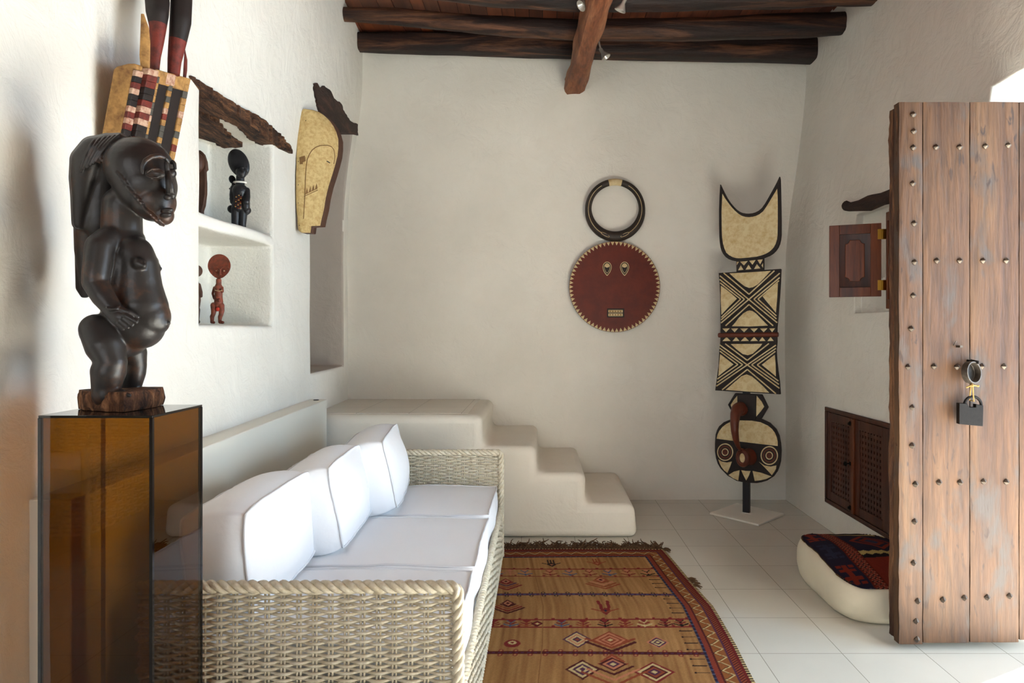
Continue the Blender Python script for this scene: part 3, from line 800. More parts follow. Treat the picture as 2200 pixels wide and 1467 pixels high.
def braid(mb, path, Rr, rs, pitch, n=3, step=0.008, side=6):
    P = [Vector(p) for p in path]; L = [0]
    for i in range(1, len(P)): L.append(L[-1] + (P[i] - P[i - 1]).length)
    K = int(L[-1] / step)
    t0 = None
    base = []
    for i in range(K + 1):
        t = L[-1] * i / K
        base.append(Vector([np.interp(t, L, [p[q] for p in P]) for q in range(3)]))
    nrm = None; frames = []
    for i in range(K + 1):
        tg = (base[min(K, i + 1)] - base[max(0, i - 1)]).normalized()
        if nrm is None:
            nrm = tg.cross(Vector((0.3, 0.9, 0.2))).normalized()
        nrm = (nrm - tg * nrm.dot(tg)).normalized(); frames.append((nrm.copy(), tg.cross(nrm)))
    for s_ in range(n):
        pts = []
        for i in range(K + 1):
            an = 2 * math.pi * (L[-1] * i / K / pitch + s_ / n)
            pts.append(base[i] + frames[i][0] * (Rr * math.cos(an)) + frames[i][1] * (Rr * math.sin(an)))
        mb.tube(pts, rs, side)
SX0, SX1, SY0, SY1, SH = -1.085, -0.222, 1.80, 3.79, 0.605
sofa = root('wicker_sofa', (-0.65, 2.8, 0.0)); tag(sofa, 'long white painted wicker sofa on the patterned rug beside the ledge', 'sofa')
mb = MB(); weave(mb, (SX0, SY0, 0.02), (1, 0, 0), (0, 0, 1), (0, -1, 0), SX1 - SX0, SH - 0.03, 0.044, 0.0098, 0.0047, 0.0034, 1, pair=0.0048)
tag(mk('arm', mb, M_wick, sofa, angle=180), 'wicker arm at the near end of the sofa')
mb = MB(); weave(mb, (SX0, SY1, 0.02), (1, 0, 0), (0, 0, 1), (0, -1, 0), SX1 - SX0, SH - 0.03, 0.044, 0.0098, 0.0047, 0.0034, 2, pair=0.0048)
tag(mk('arm', mb, M_wick, sofa, angle=180), 'wicker arm at the far end of the sofa')
mb = MB(); weave(mb, (SX1, SY0, 0.02), (0, 1, 0), (0, 0, 1), (1, 0, 0), SY1 - SY0, 0.27, 0.05, 0.015, 0.0055, 0.0042, 3)
mk('front_panel', mb, M_wick, sofa, angle=180)
mb = MB(); weave(mb, (SX0, SY0, 0.02), (0, 1, 0), (0, 0, 1), (1, 0, 0), SY1 - SY0, SH - 0.08, 0.066, 0.022, 0.008, 0.0045, 4, per=4)
mk('back_panel', mb, M_wick, sofa, angle=180)
for yy in (SY0, SY1):
    mb = MB(); braid(mb, [(SX0, yy, SH), (SX1 - 0.02, yy, SH), (SX1 - 0.004, yy, SH - 0.006), (SX1, yy, SH - 0.03), (SX1, yy, 0.012)], 0.0095, 0.0095, 0.085)
    mk('braided_edge', mb, M_wick, sofa, angle=180)
mb = MB(); braid(mb, [(SX1, SY0, 0.29), (SX1, SY1, 0.29)], 0.008, 0.008, 0.07); braid(mb, [(SX1, SY0, 0.03), (SX1, SY1, 0.03)], 0.008, 0.008, 0.07)
mk('braided_rail', mb, M_wick, sofa, angle=180)
mb = MB(); mb.bb((SX0 + 0.02, SY0 + 0.02, 0.235), (SX1 - 0.02, SY1 - 0.02, 0.255)); mk('seat_deck', mb, M_wick, sofa)
for x in (SX0 + 0.03, SX1 - 0.03):
    for y in (SY0 + 0.03, SY1 - 0.03):
        mb = MB(); mb.tube([(x, y, 0.008), (x, y, 0.26)], [0.016, 0.018], 10); mk('leg', mb, M_wick, sofa)

def cushion(name, c, size, M, puff, label, group, cat, seed, n=22, rnd_=0.035, flange=True, taper=0.0):
    # size: (thickness along local x, width y, height z); puff: bulge of the two large faces and of the sides
    hx, hy, hz = size[0] / 2, size[1] / 2, size[2] / 2
    c = Vector(c)
    def surf(x, y, z):                               # x, y, z in -1..1 on the cube surface
        px, py_, pz = x * hx, y * hy, z * hz
        px += x * puff[0] * (1 - y * y) * (1 - z * z) if abs(x) > 0.999 else x * puff[0] * (1 - y * y) * (1 - z * z)
        py_ += y * puff[1] * (1 - x * x) * (1 - 0.5 * z * z)
        pz += z * puff[2] * (1 - x * x) * (1 - 0.5 * y * y)
        px *= 1 - taper * (z * 0.5 + 0.5)
        pin = 1 - 0.06 * (abs(y) ** 4) * (abs(z) ** 4)
        p = Vector((px, py_ * pin, pz * pin))
        q = Vector((p.x * 7 + seed, p.y * 7, p.z * 7))
        p += 0.0055 * Vector((noise.noise(q), noise.noise(q + Vector((9, 0, 0))), noise.noise(q + Vector((0, 9, 0)))))
        edge = max(sorted((abs(x), abs(y), abs(z)))[1], 0)
        wr = 0.0028 * noise.noise(Vector((y * 14 + seed, z * 14, x * 5))) * (edge ** 3)
        p += p.normalized() * wr
        return c + M @ p
    mb = MB()
    T = [math.sin(math.pi / 2 * (2 * i / n - 1)) * 0.35 + 0.65 * (2 * i / n - 1) for i in range(n + 1)]
    for ax in range(3):
        for s_ in (-1, 1):
            o = len(mb.v)
            for i in range(n + 1):
                for j in range(n + 1):
                    q = [0, 0, 0]; q[ax] = s_; q[(ax + 1) % 3] = T[i]; q[(ax + 2) % 3] = T[j]
                    mb.v.append(surf(*q))
            for i in range(n):
                for j in range(n):
                    a = o + i * (n + 1) + j
                    f = [a, a + n + 1, a + n + 2, a + 1]
                    mb.f.append(f if s_ > 0 else f[::-1]); mb.m.append(0)
    o = mk(name, mb, M_fab, weld=True, angle=180, bevel=0, origin=c + M @ Vector((0, 0, -hz)))
    bv = o.modifiers.new('bevel', 'BEVEL'); bv.width = 0.012; bv.segments = 3; bv.limit_method = 'ANGLE'; bv.angle_limit = R(50)
    tag(o, label, cat, group)
    mb = MB()
    def loop(ax, s_):
        a, b_ = (ax + 1) % 3, (ax + 2) % 3; L = []
        for (e, lo, hi, fix) in ((a, -1, 1, -1), (b_, -1, 1, 1), (a, 1, -1, 1), (b_, 1, -1, -1)):
            for k in range(24):
                q = [0, 0, 0]; q[ax] = s_
                q[e] = lo + (hi - lo) * k / 24; q[b_ if e == a else a] = fix
                p = surf(*q); L.append(p + (p - c).normalized() * 0.001)
        return L
    for s_ in (-1, 1):
        mb.tube(loop(0 if name == 'back_cushion' else 2, s_), 0.0045, 6, closed=True)
    mk('piping', mb, M_pipe, o, angle=180)
    return o
for i, (ya, yb, lab) in enumerate(((1.835, 2.447, 'white seat cushion at the near arm of the wicker sofa'), (2.452, 3.13, 'white seat cushion in the middle of the wicker sofa'), (3.135, 3.755, 'white seat cushion against the far arm of the wicker sofa'))):
    cushion('seat_cushion', (-0.645, (ya + yb) / 2, 0.342), (0.80, yb - ya, 0.165), Matrix.Identity(3), (0.018, 0.002, 0.012), lab, 'seat cushions on the wicker sofa', 'cushion', 3 + i * 5)
for i, (ya, yb, xx, lean, yaw, lab, hh, th) in enumerate(((1.92, 2.56, -0.955, 5, 2, 'white back cushion nearest the amber plinth, leaning on the sofa', 0.335, 0.18), (2.535, 3.10, -0.895, 10, 3, 'white back cushion in the middle of the wicker sofa', 0.335, 0.19), (3.08, 3.715, -0.83, 12, 6, 'white back cushion next to the far sofa arm', 0.345, 0.20))):
    M = Matrix.Rotation(R(yaw), 3, 'Z') @ Matrix.Rotation(R(-lean), 3, 'Y')
    cushion('back_cushion', (xx, (ya + yb) / 2, 0.43 + hh / 2), (th, yb - ya - 0.02, hh - 0.01), M, (0.052, 0.024, 0.030), lab, 'back cushions on the wicker sofa', 'cushion', 20 + i * 7, rnd_=0.03)

# ------------------------------------------------------------------ rug
RES = 0.004
def edge(y): return np.interp(y, [1.6, 2.449, 2.724, 3.11, 3.373, 3.6, 3.96], [0.785, 0.790, 0.806, 0.811, 0.784, 0.76, 0.728])
YT, YN, UW = 3.925, 1.75, 1.20
nu, nv = int(UW / RES), int((YT - YN) / RES)
U = (np.arange(nu + 1) * RES - UW)[:, None] * np.ones((1, nv + 1))       # 0 at the right edge
V = (np.arange(nv + 1) * RES + YN)[None, :] * np.ones((nu + 1, 1))
rs_ = np.random.RandomState(5)
def c3(r, g, b): return np.array([lin(r), lin(g), lin(b)])
TAN, TAN2 = c3(172, 130, 82), c3(126, 87, 50)
streak = np.zeros((nu + 1, nv + 1))
for k in range(5):
    cell = rs_.rand(nu + 1, 9); xs_ = np.linspace(0, 8, nv + 1)
    for i in range(nu + 1):
        streak[i] += np.interp(xs_ + 0.35 * k, np.arange(9), cell[i]) / 5
for _ in range(2): streak[1:-1] = (streak[:-2] + streak[1:-1] * 2 + streak[2:]) / 4
streak = np.clip((streak - 0.5) * 3.2 + 0.5, 0, 1)
C = TAN2 + (TAN - TAN2) * streak[..., None]
def put(mask, col): C[mask] = np.array(col)
RED, RUST, NAVY, PURP, CREAM, PINK, BLUE, DARK, MAROON = c3(118, 40, 38), c3(134, 66, 42), c3(40, 38, 58), c3(78, 44, 66), c3(190, 168, 120), c3(178, 114, 84), c3(74, 84, 112), c3(34, 24, 24), c3(76, 30, 29)
INB = -0.147; TB = 3.785
field = (U < INB) & (V < TB)
def uv(cx, cy):                                       # crop pixel of the photo -> rug coordinates
    px, py = 1000 + cx * 640 / 2200, 1120 + cy * 640 / 2200
    d = H * F / (py - CY); return (px - CX) * d / F - float(edge(d)), d
def hline(v, w, col, dash=None):
    m = field & (abs(V - v) < w)
    if dash is not None: m &= ((U / dash).astype(int) % 2 == 0)
    put(m, col)
def dots(v, dv, period, rad, col):
    k = np.round(U / period) * period
    put(field & ((U - k) ** 2 + (V - v - dv) ** 2 < rad ** 2), col)
def diam(cx, cy, ru, rv, cols):
    for k, c in enumerate(cols):
        s = 1 - k / len(cols)
        put((abs(U - cx) / (ru * s) + abs(V - cy) / (rv * s)) < 1, c)
def seg(p, q, w, col):
    (a, b_), (c, d) = p, q
    L = max(1e-6, (c - a) ** 2 + (d - b_) ** 2)
    t = np.clip(((U - a) * (c - a) + (V - b_) * (d - b_)) / L, 0, 1)
    put(((U - a - t * (c - a)) ** 2 + (V - b_ - t * (d - b_)) ** 2) < w * w, col)
def plant(cx, cy, s, col, col2=None):                 # little stem with pairs of branches
    seg((cx, cy - s), (cx, cy + s), 0.0045, col)
    for k, h in enumerate((-0.8, -0.2, 0.4)):
        r_ = s * (1.0 - 0.25 * k)
        for sg in (-1, 1): seg((cx, cy + h * s), (cx + sg * r_, cy + h * s + 0.6 * s), 0.0045, col if k != 1 or col2 is None else col2)
    diam(cx, cy + s, 0.014, 0.02, [col if col2 is None else col2])
for v in (3.593, 3.485, 2.965, 2.891):
    hline(v, 0.005, RED); dots(v, 0.012, 0.075, 0.008, RED); 
for v, c in ((3.244, PURP), (2.656, MAROON)):
    hline(v, 0.013, c); hline(v, 0.004, BLUE if c is PURP else PURP, 0.012); dots(v, 0.018, 0.06, 0.010, DARK if c is PURP else RED); dots(v, -0.018, 0.06, 0.010, DARK if c is PURP else RED)
    dots(v, 0.018, 0.06, 0.005, TAN); dots(v, -0.018, 0.06, 0.005, TAN)
hline(2.13, 0.013, MAROON); hline(2.38, 0.0045, RED); hline(2.31, 0.0045, RED)
row = [(240, BLUE), (330, PINK), (440, BLUE), (625, RED), (770, BLUE), (920, RED), (1060, BLUE), (1200, RED), (1345, DARK)]
for cx, c in row:
    u, v = uv(cx, 395); plant(u, 3.535, 0.036, c, PINK)
row = [(205, RED), (335, BLUE), (450, RUST), (710, BLUE), (870, RUST), (1030, DARK), (1180, RUST), (1320, CREAM), (1475, MAROON), (1590, DARK)]
for cx, c in row:
    u, v = uv(cx, 768); plant(u, 2.925, 0.030, c, RED)
for (cx, cy, c) in ((635, 325, DARK), (970, 318, RUST)):
    u, v = uv(cx, cy); diam(u, v - 0.01, 0.025, 0.035, [c, PINK]); [seg((u + k * 0.016, v), (u + k * 0.016, v + 0.06), 0.004, c) for k in (-1, 0, 1)]; [seg((u, v - 0.02), (u + k * 0.05, v + 0.015), 0.004, c) for k in (-1, 1)]
def chev(cx, cy, s, cols, ns=4):                      # diamond over nested chevrons
    u, v = uv(cx, cy)
    for k in range(ns):
        w_ = s * (0.45 + 0.18 * k); vv = v - s * (0.25 + 0.32 * k)
        for sg in (-1, 1): seg((u, vv), (u + sg * w_, vv + w_ * 0.8), 0.006, cols[k % len(cols)])
    diam(u, v + s * 0.25, s * 0.42, s * 0.55, [cols[0], PINK, MAROON])
chev(300, 470, 0.075, [RED, PURP, RUST]); chev(1005, 455, 0.085, [RUST, PINK, RUST]); chev(315, 630, 0.075, [MAROON, RUST, RED])
u, v = uv(1035, 680); diam(u, v, 0.024, 0.04, [RED, NAVY]); [seg((u + k * 0.014, v), (u + k * 0.022, v + 0.11), 0.008, RED) for k in (-1, 1)]; [seg((u, v - 0.01), (u + k * 0.06, v + 0.025), 0.005, RUST) for k in (-1, 1)]
u, v = uv(530, 768); diam(u, v, 0.028, 0.03, [MAROON, RED, CREAM])
def di(cx, cy, ru, rv, cols): u, v = uv(cx, cy); diam(u, v, ru, rv, cols)
di(825, 888, 0.062, 0.078, [PURP, CREAM, PINK, CREAM, PURP, RUST]); di(1420, 907, 0.048, 0.055, [PINK, PURP, CREAM, PURP, CREAM])
u, v = uv(1070, 890); diam(u, v + 0.0, 0.078, 0.082, [RUST, PINK, RUST, PINK, RUST, CREAM])
for k in range(2):
    for sg in (-1, 1): seg((u, v - 0.10 + 0.03 * k), (u + sg * 0.10, v - 0.02 + 0.03 * k), 0.008, [MAROON, RUST][k])
u, v = uv(345, 922); put((U - u) ** 2 + (V - v) ** 2 < 0.034 ** 2, RED); put((U - u) ** 2 + (V - v - 0.008) ** 2 < 0.017 ** 2, CREAM); put((U - u) ** 2 + (V - v - 0.008) ** 2 < 0.008 ** 2, RED)
di(865, 1115, 0.068, 0.075, [MAROON, CREAM, PURP, CREAM, PURP]); di(1397, 1135, 0.078, 0.08, [RED, CREAM, MAROON, RUST, PURP, CREAM]); chev(1090, 1085, 0.12, [RUST, MAROON, PINK]); di(1090, 1075, 0.055, 0.055, [MAROON, PINK, PURP, CREAM])
di(1130, 1420, 0.07, 0.08, [RED, PINK, MAROON])
for py_, n_ in ((455, 4), (640, 4), (890, 4), (1110, 3)):
    u, v = uv(1430, py_)
    for k in range(n_):
        vv = v - 0.045 * (k - 1.5) * 1.2; seg((INB - 0.008, vv), (INB - 0.055, vv), 0.0035, DARK); put((U - INB + 0.058) ** 2 + (V - vv) ** 2 < 0.006 ** 2, DARK)
# seam where two halves meet
us_ = uv(575, 640)[0]
put((abs(U - us_) < 0.003) & field, TAN2)
# borders: e = distance from the outer edge, t = running coordinate
def border(e, t, mask):
    def band(a, b_, col): put(mask & (e >= a) & (e < b_), col)
    band(-1, 0.147, MAROON)
    m = mask & (e < 0.013); put(m & (np.mod(t, 0.018) < 0.009), CREAM); put(m & (np.mod(t, 0.018) >= 0.009), DARK)
    band(0.013, 0.028, RED * 0.7)
    m = mask & (e >= 0.028) & (e < 0.05); put(m, RUST); put(m & (np.mod(t + e, 0.016) < 0.007), MAROON)
    band(0.05, 0.056, PURP); band(0.056, 0.106, c3(134, 82, 44))
    zz = abs(np.mod(t, 0.07) / 0.035 - 1) * 0.040 + 0.061
    put(mask & (abs(e - zz - 0.004) < 0.0045), DARK); put(mask & (abs(e - zz) < 0.004), CREAM)
    band(0.106, 0.112, MAROON)
    m = mask & (e >= 0.112) & (e < 0.132); put(m, RUST); put(m & (np.mod(t - e, 0.016) < 0.007), RED)
    m = mask & (e >= 0.132) & (e < 0.149); put(m, NAVY); put(m & (np.mod(t, 0.03) < 0.006) & (abs(e - 0.14) < 0.005), BLUE)
e1 = -U; e2 = YT - V
border(e2, U, (e2 < 0.147) & (e2 <= e1)); border(e1, V, (e1 < 0.147) & (e1 < e2))
C *= (0.90 + 0.2 * rs_.rand(nu + 1, nv + 1, 1))
Xs = U + edge(V)
rng_ = [noise.noise(Vector((x * 1.9, y * 1.9, 0))) for x in (0,) for y in (0,)]
Zs = 0.010 + 0.002 * np.sin(V * 9 + U * 4)
mb = MB()
P = np.stack([Xs, V, Zs], -1).reshape(-1, 3)
mb.v = [Vector(p) for p in P.tolist()]
ii = np.arange(nu)[:, None] * (nv + 1) + np.arange(nv)[None, :]
mb.f = np.stack([ii, ii + nv + 1, ii + nv + 2, ii + 1], -1).reshape(-1, 4).tolist()
cl = np.concatenate([C.reshape(-1, 3), np.ones(((nu + 1) * (nv + 1), 1))], 1)
ring = [j for j in range(nv + 1)] + [k * (nv + 1) + nv for k in range(1, nu + 1)] + [nu * (nv + 1) + j for j in range(nv - 1, -1, -1)] + [k * (nv + 1) for k in range(nu - 1, 0, -1)]
n0 = len(mb.v); mb.v += [Vector((mb.v[q].x, mb.v[q].y, 0.0005)) for q in ring]; cl = np.concatenate([cl, cl[ring]], 0)
for q in range(len(ring)):
    q2 = (q + 1) % len(ring); mb.f.append([ring[q2], ring[q], n0 + q, n0 + q2])
mb.m = [0] * len(mb.f); mb.c = cl
rug = mk('patterned_rug', mb, M_rug, angle=60, origin=(0.2, 2.8, 0)); tag(rug, 'tan flat-woven rug with red and navy motifs and a dark fringe, on pale tiles', 'rug')
mb = MB(); rnd = random.Random(8)
for k in range(420):
    x = -0.5 + (0.728 + 0.5) * (k + rnd.random()) / 420; L = rnd.uniform(0.05, 0.12); 
    pts = [(x, YT - 0.004, 0.008)]; a = R(90) + rnd.uniform(-0.5, 0.5); z = 0.008; p = Vector(pts[0])
    for s_ in range(6):
        a += rnd.uniform(-0.75, 0.75); z = max(0.004, z + rnd.uniform(-0.006, 0.010)); p = Vector((p.x + L / 6 * math.cos(a), p.y + abs(L / 6 * math.sin(a)), z)); pts.append(p)
    mb.tube(pts, [0.004, 0.0042, 0.004, 0.004, 0.0036, 0.003, 0.002], 5)
for k in range(26):
    t = rnd.random(); y = 3.36 + 0.10 * rnd.random() if k < 14 else 3.9 + 0.03 * rnd.random(); x = float(edge(y)); a = rnd.uniform(-1.0, 0.8)
    mb.tube([(x - 0.004, y, 0.008), (x + 0.015 * math.cos(a), y + 0.015 * math.sin(a), 0.012), (x + 0.04 * math.cos(a), y + 0.04 * math.sin(a), 0.006)], [0.004, 0.004, 0.002], 5)
tag(mk('fringe', mb, M_fringe, rug, angle=180), kind='stuff')

# ------------------------------------------------------------------ floor cushion with a kilim top
pf = root('floor_pouf', (1.62, 3.27, 0)); tag(pf, 'squat cream floor pouf with dark kilim top, half behind the old door', 'pouf')
X0, X1, YA, YC, PH = 1.36, 1.862, 2.93, 3.60, 0.212
cx_, cy_ = (X0 + X1) / 2, (YA + YC) / 2; hx_, hy_ = (X1 - X0) / 2, (YC - YA) / 2
def pouf(a, b_):                                     # a around 0..1, b_ bottom centre 0 .. top centre 1
    an = 2 * math.pi * a; ca, sa = math.cos(an), math.sin(an)
    k = (abs(ca) ** 4.5 + abs(sa) ** 4.5) ** (-1 / 4.5)
    if b_ < 0.2: s, z = b_ / 0.2 * 0.90, 0.0
    elif b_ < 0.62:
        t = (b_ - 0.2) / 0.42; s = 0.90 + 0.18 * math.sin(math.pi * (t * 0.86 + 0.03)) ** 0.75 * (1 - 0.15 * t) - 0.02 * t; z = PH * 0.93 * (0.5 - 0.5 * math.cos(math.pi * t))
    else:
        t = (b_ - 0.62) / 0.38; s = 0.905 * (1 - t) ; z = PH * (0.93 + 0.10 * (1 - (1 - t) ** 2))
    x, y = cx_ + ca * k * hx_ * s, cy_ + sa * k * hy_ * s
    q = Vector((x * 5, y * 5, z * 7))
    w = 0.008 * noise.noise(q) + 0.004 * noise.noise(q * 3) if z > 0.004 else 0
    z -= 0.05 * sm((cy_ + 0.05 - y) / 0.4) * (z / PH)           # slumps towards the front
    return Vector((x + w, y + w, max(0.001, z + w * 0.6)))
mb = MB(); mb.grid(72, 44, lambda a, b_: pouf(a, b_)); mk('body', mb, M_canvas, pf, angle=180, weld=True)
mb = MB(); kc = []
def kil(a, b_):                                      # a: 0 at the left edge, b_: 0 at the front
    u, v = a * 0.50, b_ * 0.66
    navy, dk, red, cr, bl = c3(38, 34, 50), c3(28, 22, 26), c3(122, 46, 34), c3(176, 156, 96), c3(46, 50, 70)
    if u < 0.125:
        c = navy
        for vc in (0.12, 0.35, 0.58):
            du, dv = abs(u - 0.066), abs(v - vc)
            col = red if vc != 0.35 else bl
            if (du < 0.012 and dv < 0.08) or (abs(dv - 0.035) < 0.012 and du < 0.04) or (abs(dv - 0.07) < 0.010 and 0.02 < du < 0.045): c = col
        if u < 0.006: c = c3(96, 74, 44)
        return c
    if u < 0.133 or 0.185 < u < 0.192: return red * 0.6
    if u < 0.185:
        return c3(150, 90, 70) if (int(u * 130) + int(v * 130)) % 3 == 0 else (dk if (int(u * 130) * 2 + int(v * 130)) % 3 == 1 else red)
    w = v - 0.28 - 0.25 * (u - 0.19); zg = 0.014 * (abs((u * 22) % 1 - 0.5) * 2)
    if v < 0.25 + 0.08 * (u - 0.19): return red * 0.95
    if v < 0.275 + zg + 0.08 * (u - 0.19): return dk
    if v < 0.315 + zg: return cr
    dd = abs(u - 0.34) / 0.12 + abs(v - 0.47) / 0.13
    if dd < 0.35: return bl
    if dd < 0.6: return red * 0.8
    if dd < 0.8: return navy
    if dd < 1.0: return red
    return navy if v < 0.62 else (cr if v < 0.635 else dk)
def ktop(a, b_):
    # square coordinates on the top mapped through the pouf's angle
    x, y = (a * 2 - 1), (b_ * 2 - 1)
    an = math.atan2(y, x) / (2 * math.pi) % 1.0
    rr = max(abs(x), abs(y)); 
    k = (abs(math.cos(2 * math.pi * an)) ** 4.5 + abs(math.sin(2 * math.pi * an)) ** 4.5) ** (-1 / 4.5)
    rad = math.hypot(x, y) / (k if k else 1)
    t = 0.60 + (1 - min(1.0, rad)) * 0.40
    return pouf(an, t) + Vector((0, 0, 0.0055))
mb.grid(120, 150, ktop)
for i in range(121):
    for j in range(151): kc.append(tuple(kil(i / 120, j / 150) * (0.9 + 0.2 * random.random())) + (1,))
mb.c = kc
ko = mk('kilim_cover', mb, M_kilim, pf, angle=180); tag(ko, 'dark red and navy kilim top of the pouf')
so = ko.modifiers.new('solid', 'SOLIDIFY'); so.thickness = 0.005; so.offset = -1
# ------------------------------------------------------------------ amber plinth
PX0, PX1, PY0, PY1, PZ = -1.134, -0.876, 1.50, 1.722, 1.108
pt = root('display_plinth', ((PX0 + PX1) / 2, (PY0 + PY1) / 2, 0)); tag(pt, 'tall amber glass plinth with black edges under the dark carved figure', 'plinth')
g = 0.006
for nm, lo, hi, lab in (('front_pane', (PX0 + g, PY0, 0.01), (PX1 - g, PY0 + g, PZ - g), None), ('back_pane', (PX0 + g, PY1 - g, 0.01), (PX1 - g, PY1, PZ - g), None),
                   ('side_pane', (PX0, PY0 + g, 0.01), (PX0 + g, PY1 - g, PZ - g), None), ('side_pane', (PX1 - g, PY0 + g, 0.01), (PX1, PY1 - g, PZ - g), None)):
    mb = MB(); mb.bb(lo, hi); mk(nm, mb, M_amber, pt)
mb = MB(); mb.bb((PX0, PY0, PZ - g), (PX1, PY1, PZ)); tag(mk('top_panel', mb, M_acr, pt, bevel=0.0008), 'glossy black top of the plinth')
mb = MB(); mb.bb((PX0, PY0, 0), (PX1, PY1, 0.01)); mk('base_panel', mb, M_acr, pt)
for x in (PX0, PX1 - g):
    for y in (PY0, PY1 - g):
        mb = MB(); mb.bb((x - 0.0006, y - 0.0006, 0.01), (x + g + 0.0006, y + g + 0.0006, PZ - g)); mk('edge_strip', mb, M_amber if (x == PX0 and y != PY0) else M_acr, pt)

# ------------------------------------------------------------------ dark carved figure on the plinth
D0 = 1.645
st_ = root('carved_figure', (-1.05, 1.65, PZ)); tag(st_, 'dark carved wooden standing figure with a rounded belly, on top of the amber plinth', 'sculpture')
def S(px, py, dd=0.0): return W(px, py, D0 + dd)
def q(r): return r * D0 / F
def cap(mb, L, n=18): mb.chain([(S(x, y, d), q(r)) for x, y, d, r in L], n)
def surf_on(px, py, c, r):                           # depth of a ball's front face under a pixel
    cx0, cy0, dd = c
    k = max(0.0, r * r - (px - cx0) ** 2 - (py - cy0) ** 2)
    return dd - q(math.sqrt(k))
HS = ((300, 363, 0), 67); HC = ((314, 398, -0.004), 60); HJ = ((331, 433, -0.012), 43); HK = ((350, 462, -0.018), 22); HH_ = ((214, 345, 0.004), 40)
CREST = [((258, 304, 0.002), 19), ((234, 311, 0.002), 25), ((207, 325, 0.002), 33), ((192, 349, 0.004), 36), ((183, 385, 0.008), 30), ((177, 430, 0.012), 22), ((172, 480, 0.02), 16)]
def on(px, py, *balls, lift=0.0):
    return W(px, py, D0 + min(surf_on(px, py, b_[0], b_[1]) for b_ in balls) - lift)
def ridge(mb, pts, r, balls, n=8, lift=0.0):
    L = []
    for i in range(len(pts) - 1):
        for t in range(3):
            x = pts[i][0] + (pts[i + 1][0] - pts[i][0]) * t / 3; y = pts[i][1] + (pts[i + 1][1] - pts[i][1]) * t / 3
            L.append(on(x, y, *balls, lift=lift))
    L.append(on(pts[-1][0], pts[-1][1], *balls, lift=lift))
    rr = [q(float(np.interp(i / (len(L) - 1), np.linspace(0, 1, len(r)), r))) for i in range(len(L))] if isinstance(r, (list, tuple)) else q(r)
    mb.tube(L, rr, n)
def head_details(mb):
    FB = [HS, HC, HJ, HK]
    # brow, eyes
    ridge(mb, [(306, 374), (306, 358), (313, 345), (326, 337), (342, 335), (356, 340), (362, 350)], [2.5, 4.5, 5.5, 5.5, 5.5, 5, 4], FB, lift=0.001)
    ridge(mb, [(366, 352), (371, 346), (375, 352), (377, 364)], [3, 4, 4, 3], FB, lift=-0.004)
    mb.ell(on(334, 373, *FB, lift=-0.003), (q(20), q(11), q(11)), Matrix.Rotation(R(10), 3, 'Y'), 20, 12)
    mb.ell(on(368, 372, *FB, lift=-0.006), (q(10), q(11), q(10)))
    ridge(mb, [(313, 376), (324, 381), (338, 381), (352, 375)], 1.7, FB, lift=0.0075)
    ridge(mb, [(315, 371), (326, 363), (340, 362), (353, 369)], 1.7, FB, lift=0.0065)
    # nose and mouth
    ridge(mb, [(357, 348), (360, 368), (363, 388), (366, 404), (367, 418)], [4.5, 5.5, 7, 9, 9.5], FB, lift=0.003)
    mb.ell(on(360, 424, *FB, lift=0.003), (q(8), q(8), q(6.5))); mb.ell(on(371, 421, *FB, lift=0.002), (q(6), q(8), q(7)))
    mb.ell(on(359, 452, *FB, lift=0.000), (q(13), q(9), q(5.5)), Matrix.Rotation(R(-8), 3, 'Y')); mb.ell(on(357, 462, *FB, lift=0.000), (q(12), q(9), q(5.5)), Matrix.Rotation(R(-8), 3, 'Y'))
    # notched beard from ear to chin
    for k in range(17):
        t = k / 16; x, y = 256 + 86 * t, 368 + 110 * t + 8 * math.sin(math.pi * t)
        mb.box(on(x, y, HS, HC, HJ, HK, lift=0.003), (q(19), q(18), q(3.8)), Matrix.Rotation(R(42), 3, 'Y'))
    # ear
    ridge(mb, [(226, 352), (216, 340), (222, 331), (236, 329), (240, 337), (236, 350), (226, 352)], 3.0, [HS, HH_], lift=0.004)
    # band and ridged hair
    ridge(mb, [(212, 350), (224, 330), (240, 314), (262, 300), (282, 294)], [4, 5, 5, 5, 4], [HS, HH_] + CREST, lift=0.001)
    CB = [((c_[0], c_[1], c_[2] - 0.014), r_ - 3) for c_, r_ in CREST] + CREST
    CB += [(tuple(u_[0][i] + (v_[0][i] - u_[0][i]) * f for i in range(3)), u_[1] + (v_[1] - u_[1]) * f) for lst in (CB[:7], CB[7:]) for u_, v_ in zip(lst[:-1], lst[1:]) for f in (0.2, 0.4, 0.6, 0.8)]
    for k in range(8):
        t = k / 7
        x0_, y0_ = 184 + 74 * t, 303 - 14 * t; x2_, y2_ = 160 + 46 * t, 378 - 30 * t
        x1_, y1_ = 0.5 * (x0_ + x2_) - 9 + 3 * t, 0.5 * (y0_ + y2_) - 7
        pts = [((1 - u_) ** 2 * x0_ + 2 * u_ * (1 - u_) * x1_ + u_ * u_ * x2_, (1 - u_) ** 2 * y0_ + 2 * u_ * (1 - u_) * y1_ + u_ * u_ * y2_) for u_ in [i / 6 for i in range(7)]]
        ridge(mb, pts, 3.0, CB, n=8, lift=0.0026)
    # hand: cuff and fingers
    mb.tube([S(226, 660, -0.108), S(236, 665, -0.116), S(250, 664, -0.115), S(258, 656, -0.104)], q(3), 8)
    for k, (x0, y0, x1, y1) in enumerate(((252, 694, 264, 706), (259, 690, 274, 703), (266, 685, 283, 698), (272, 679, 292, 691))):
        cap(mb, [(x0 - 10, y0 - 10, -0.100, 6.5), (x0, y0, -0.107, 6), (x1, y1, -0.103, 5)], 10)
    cap(mb, [(262, 666, -0.104, 6.5), (277, 671, -0.102, 6), (296, 681, -0.090, 4.5)], 10)
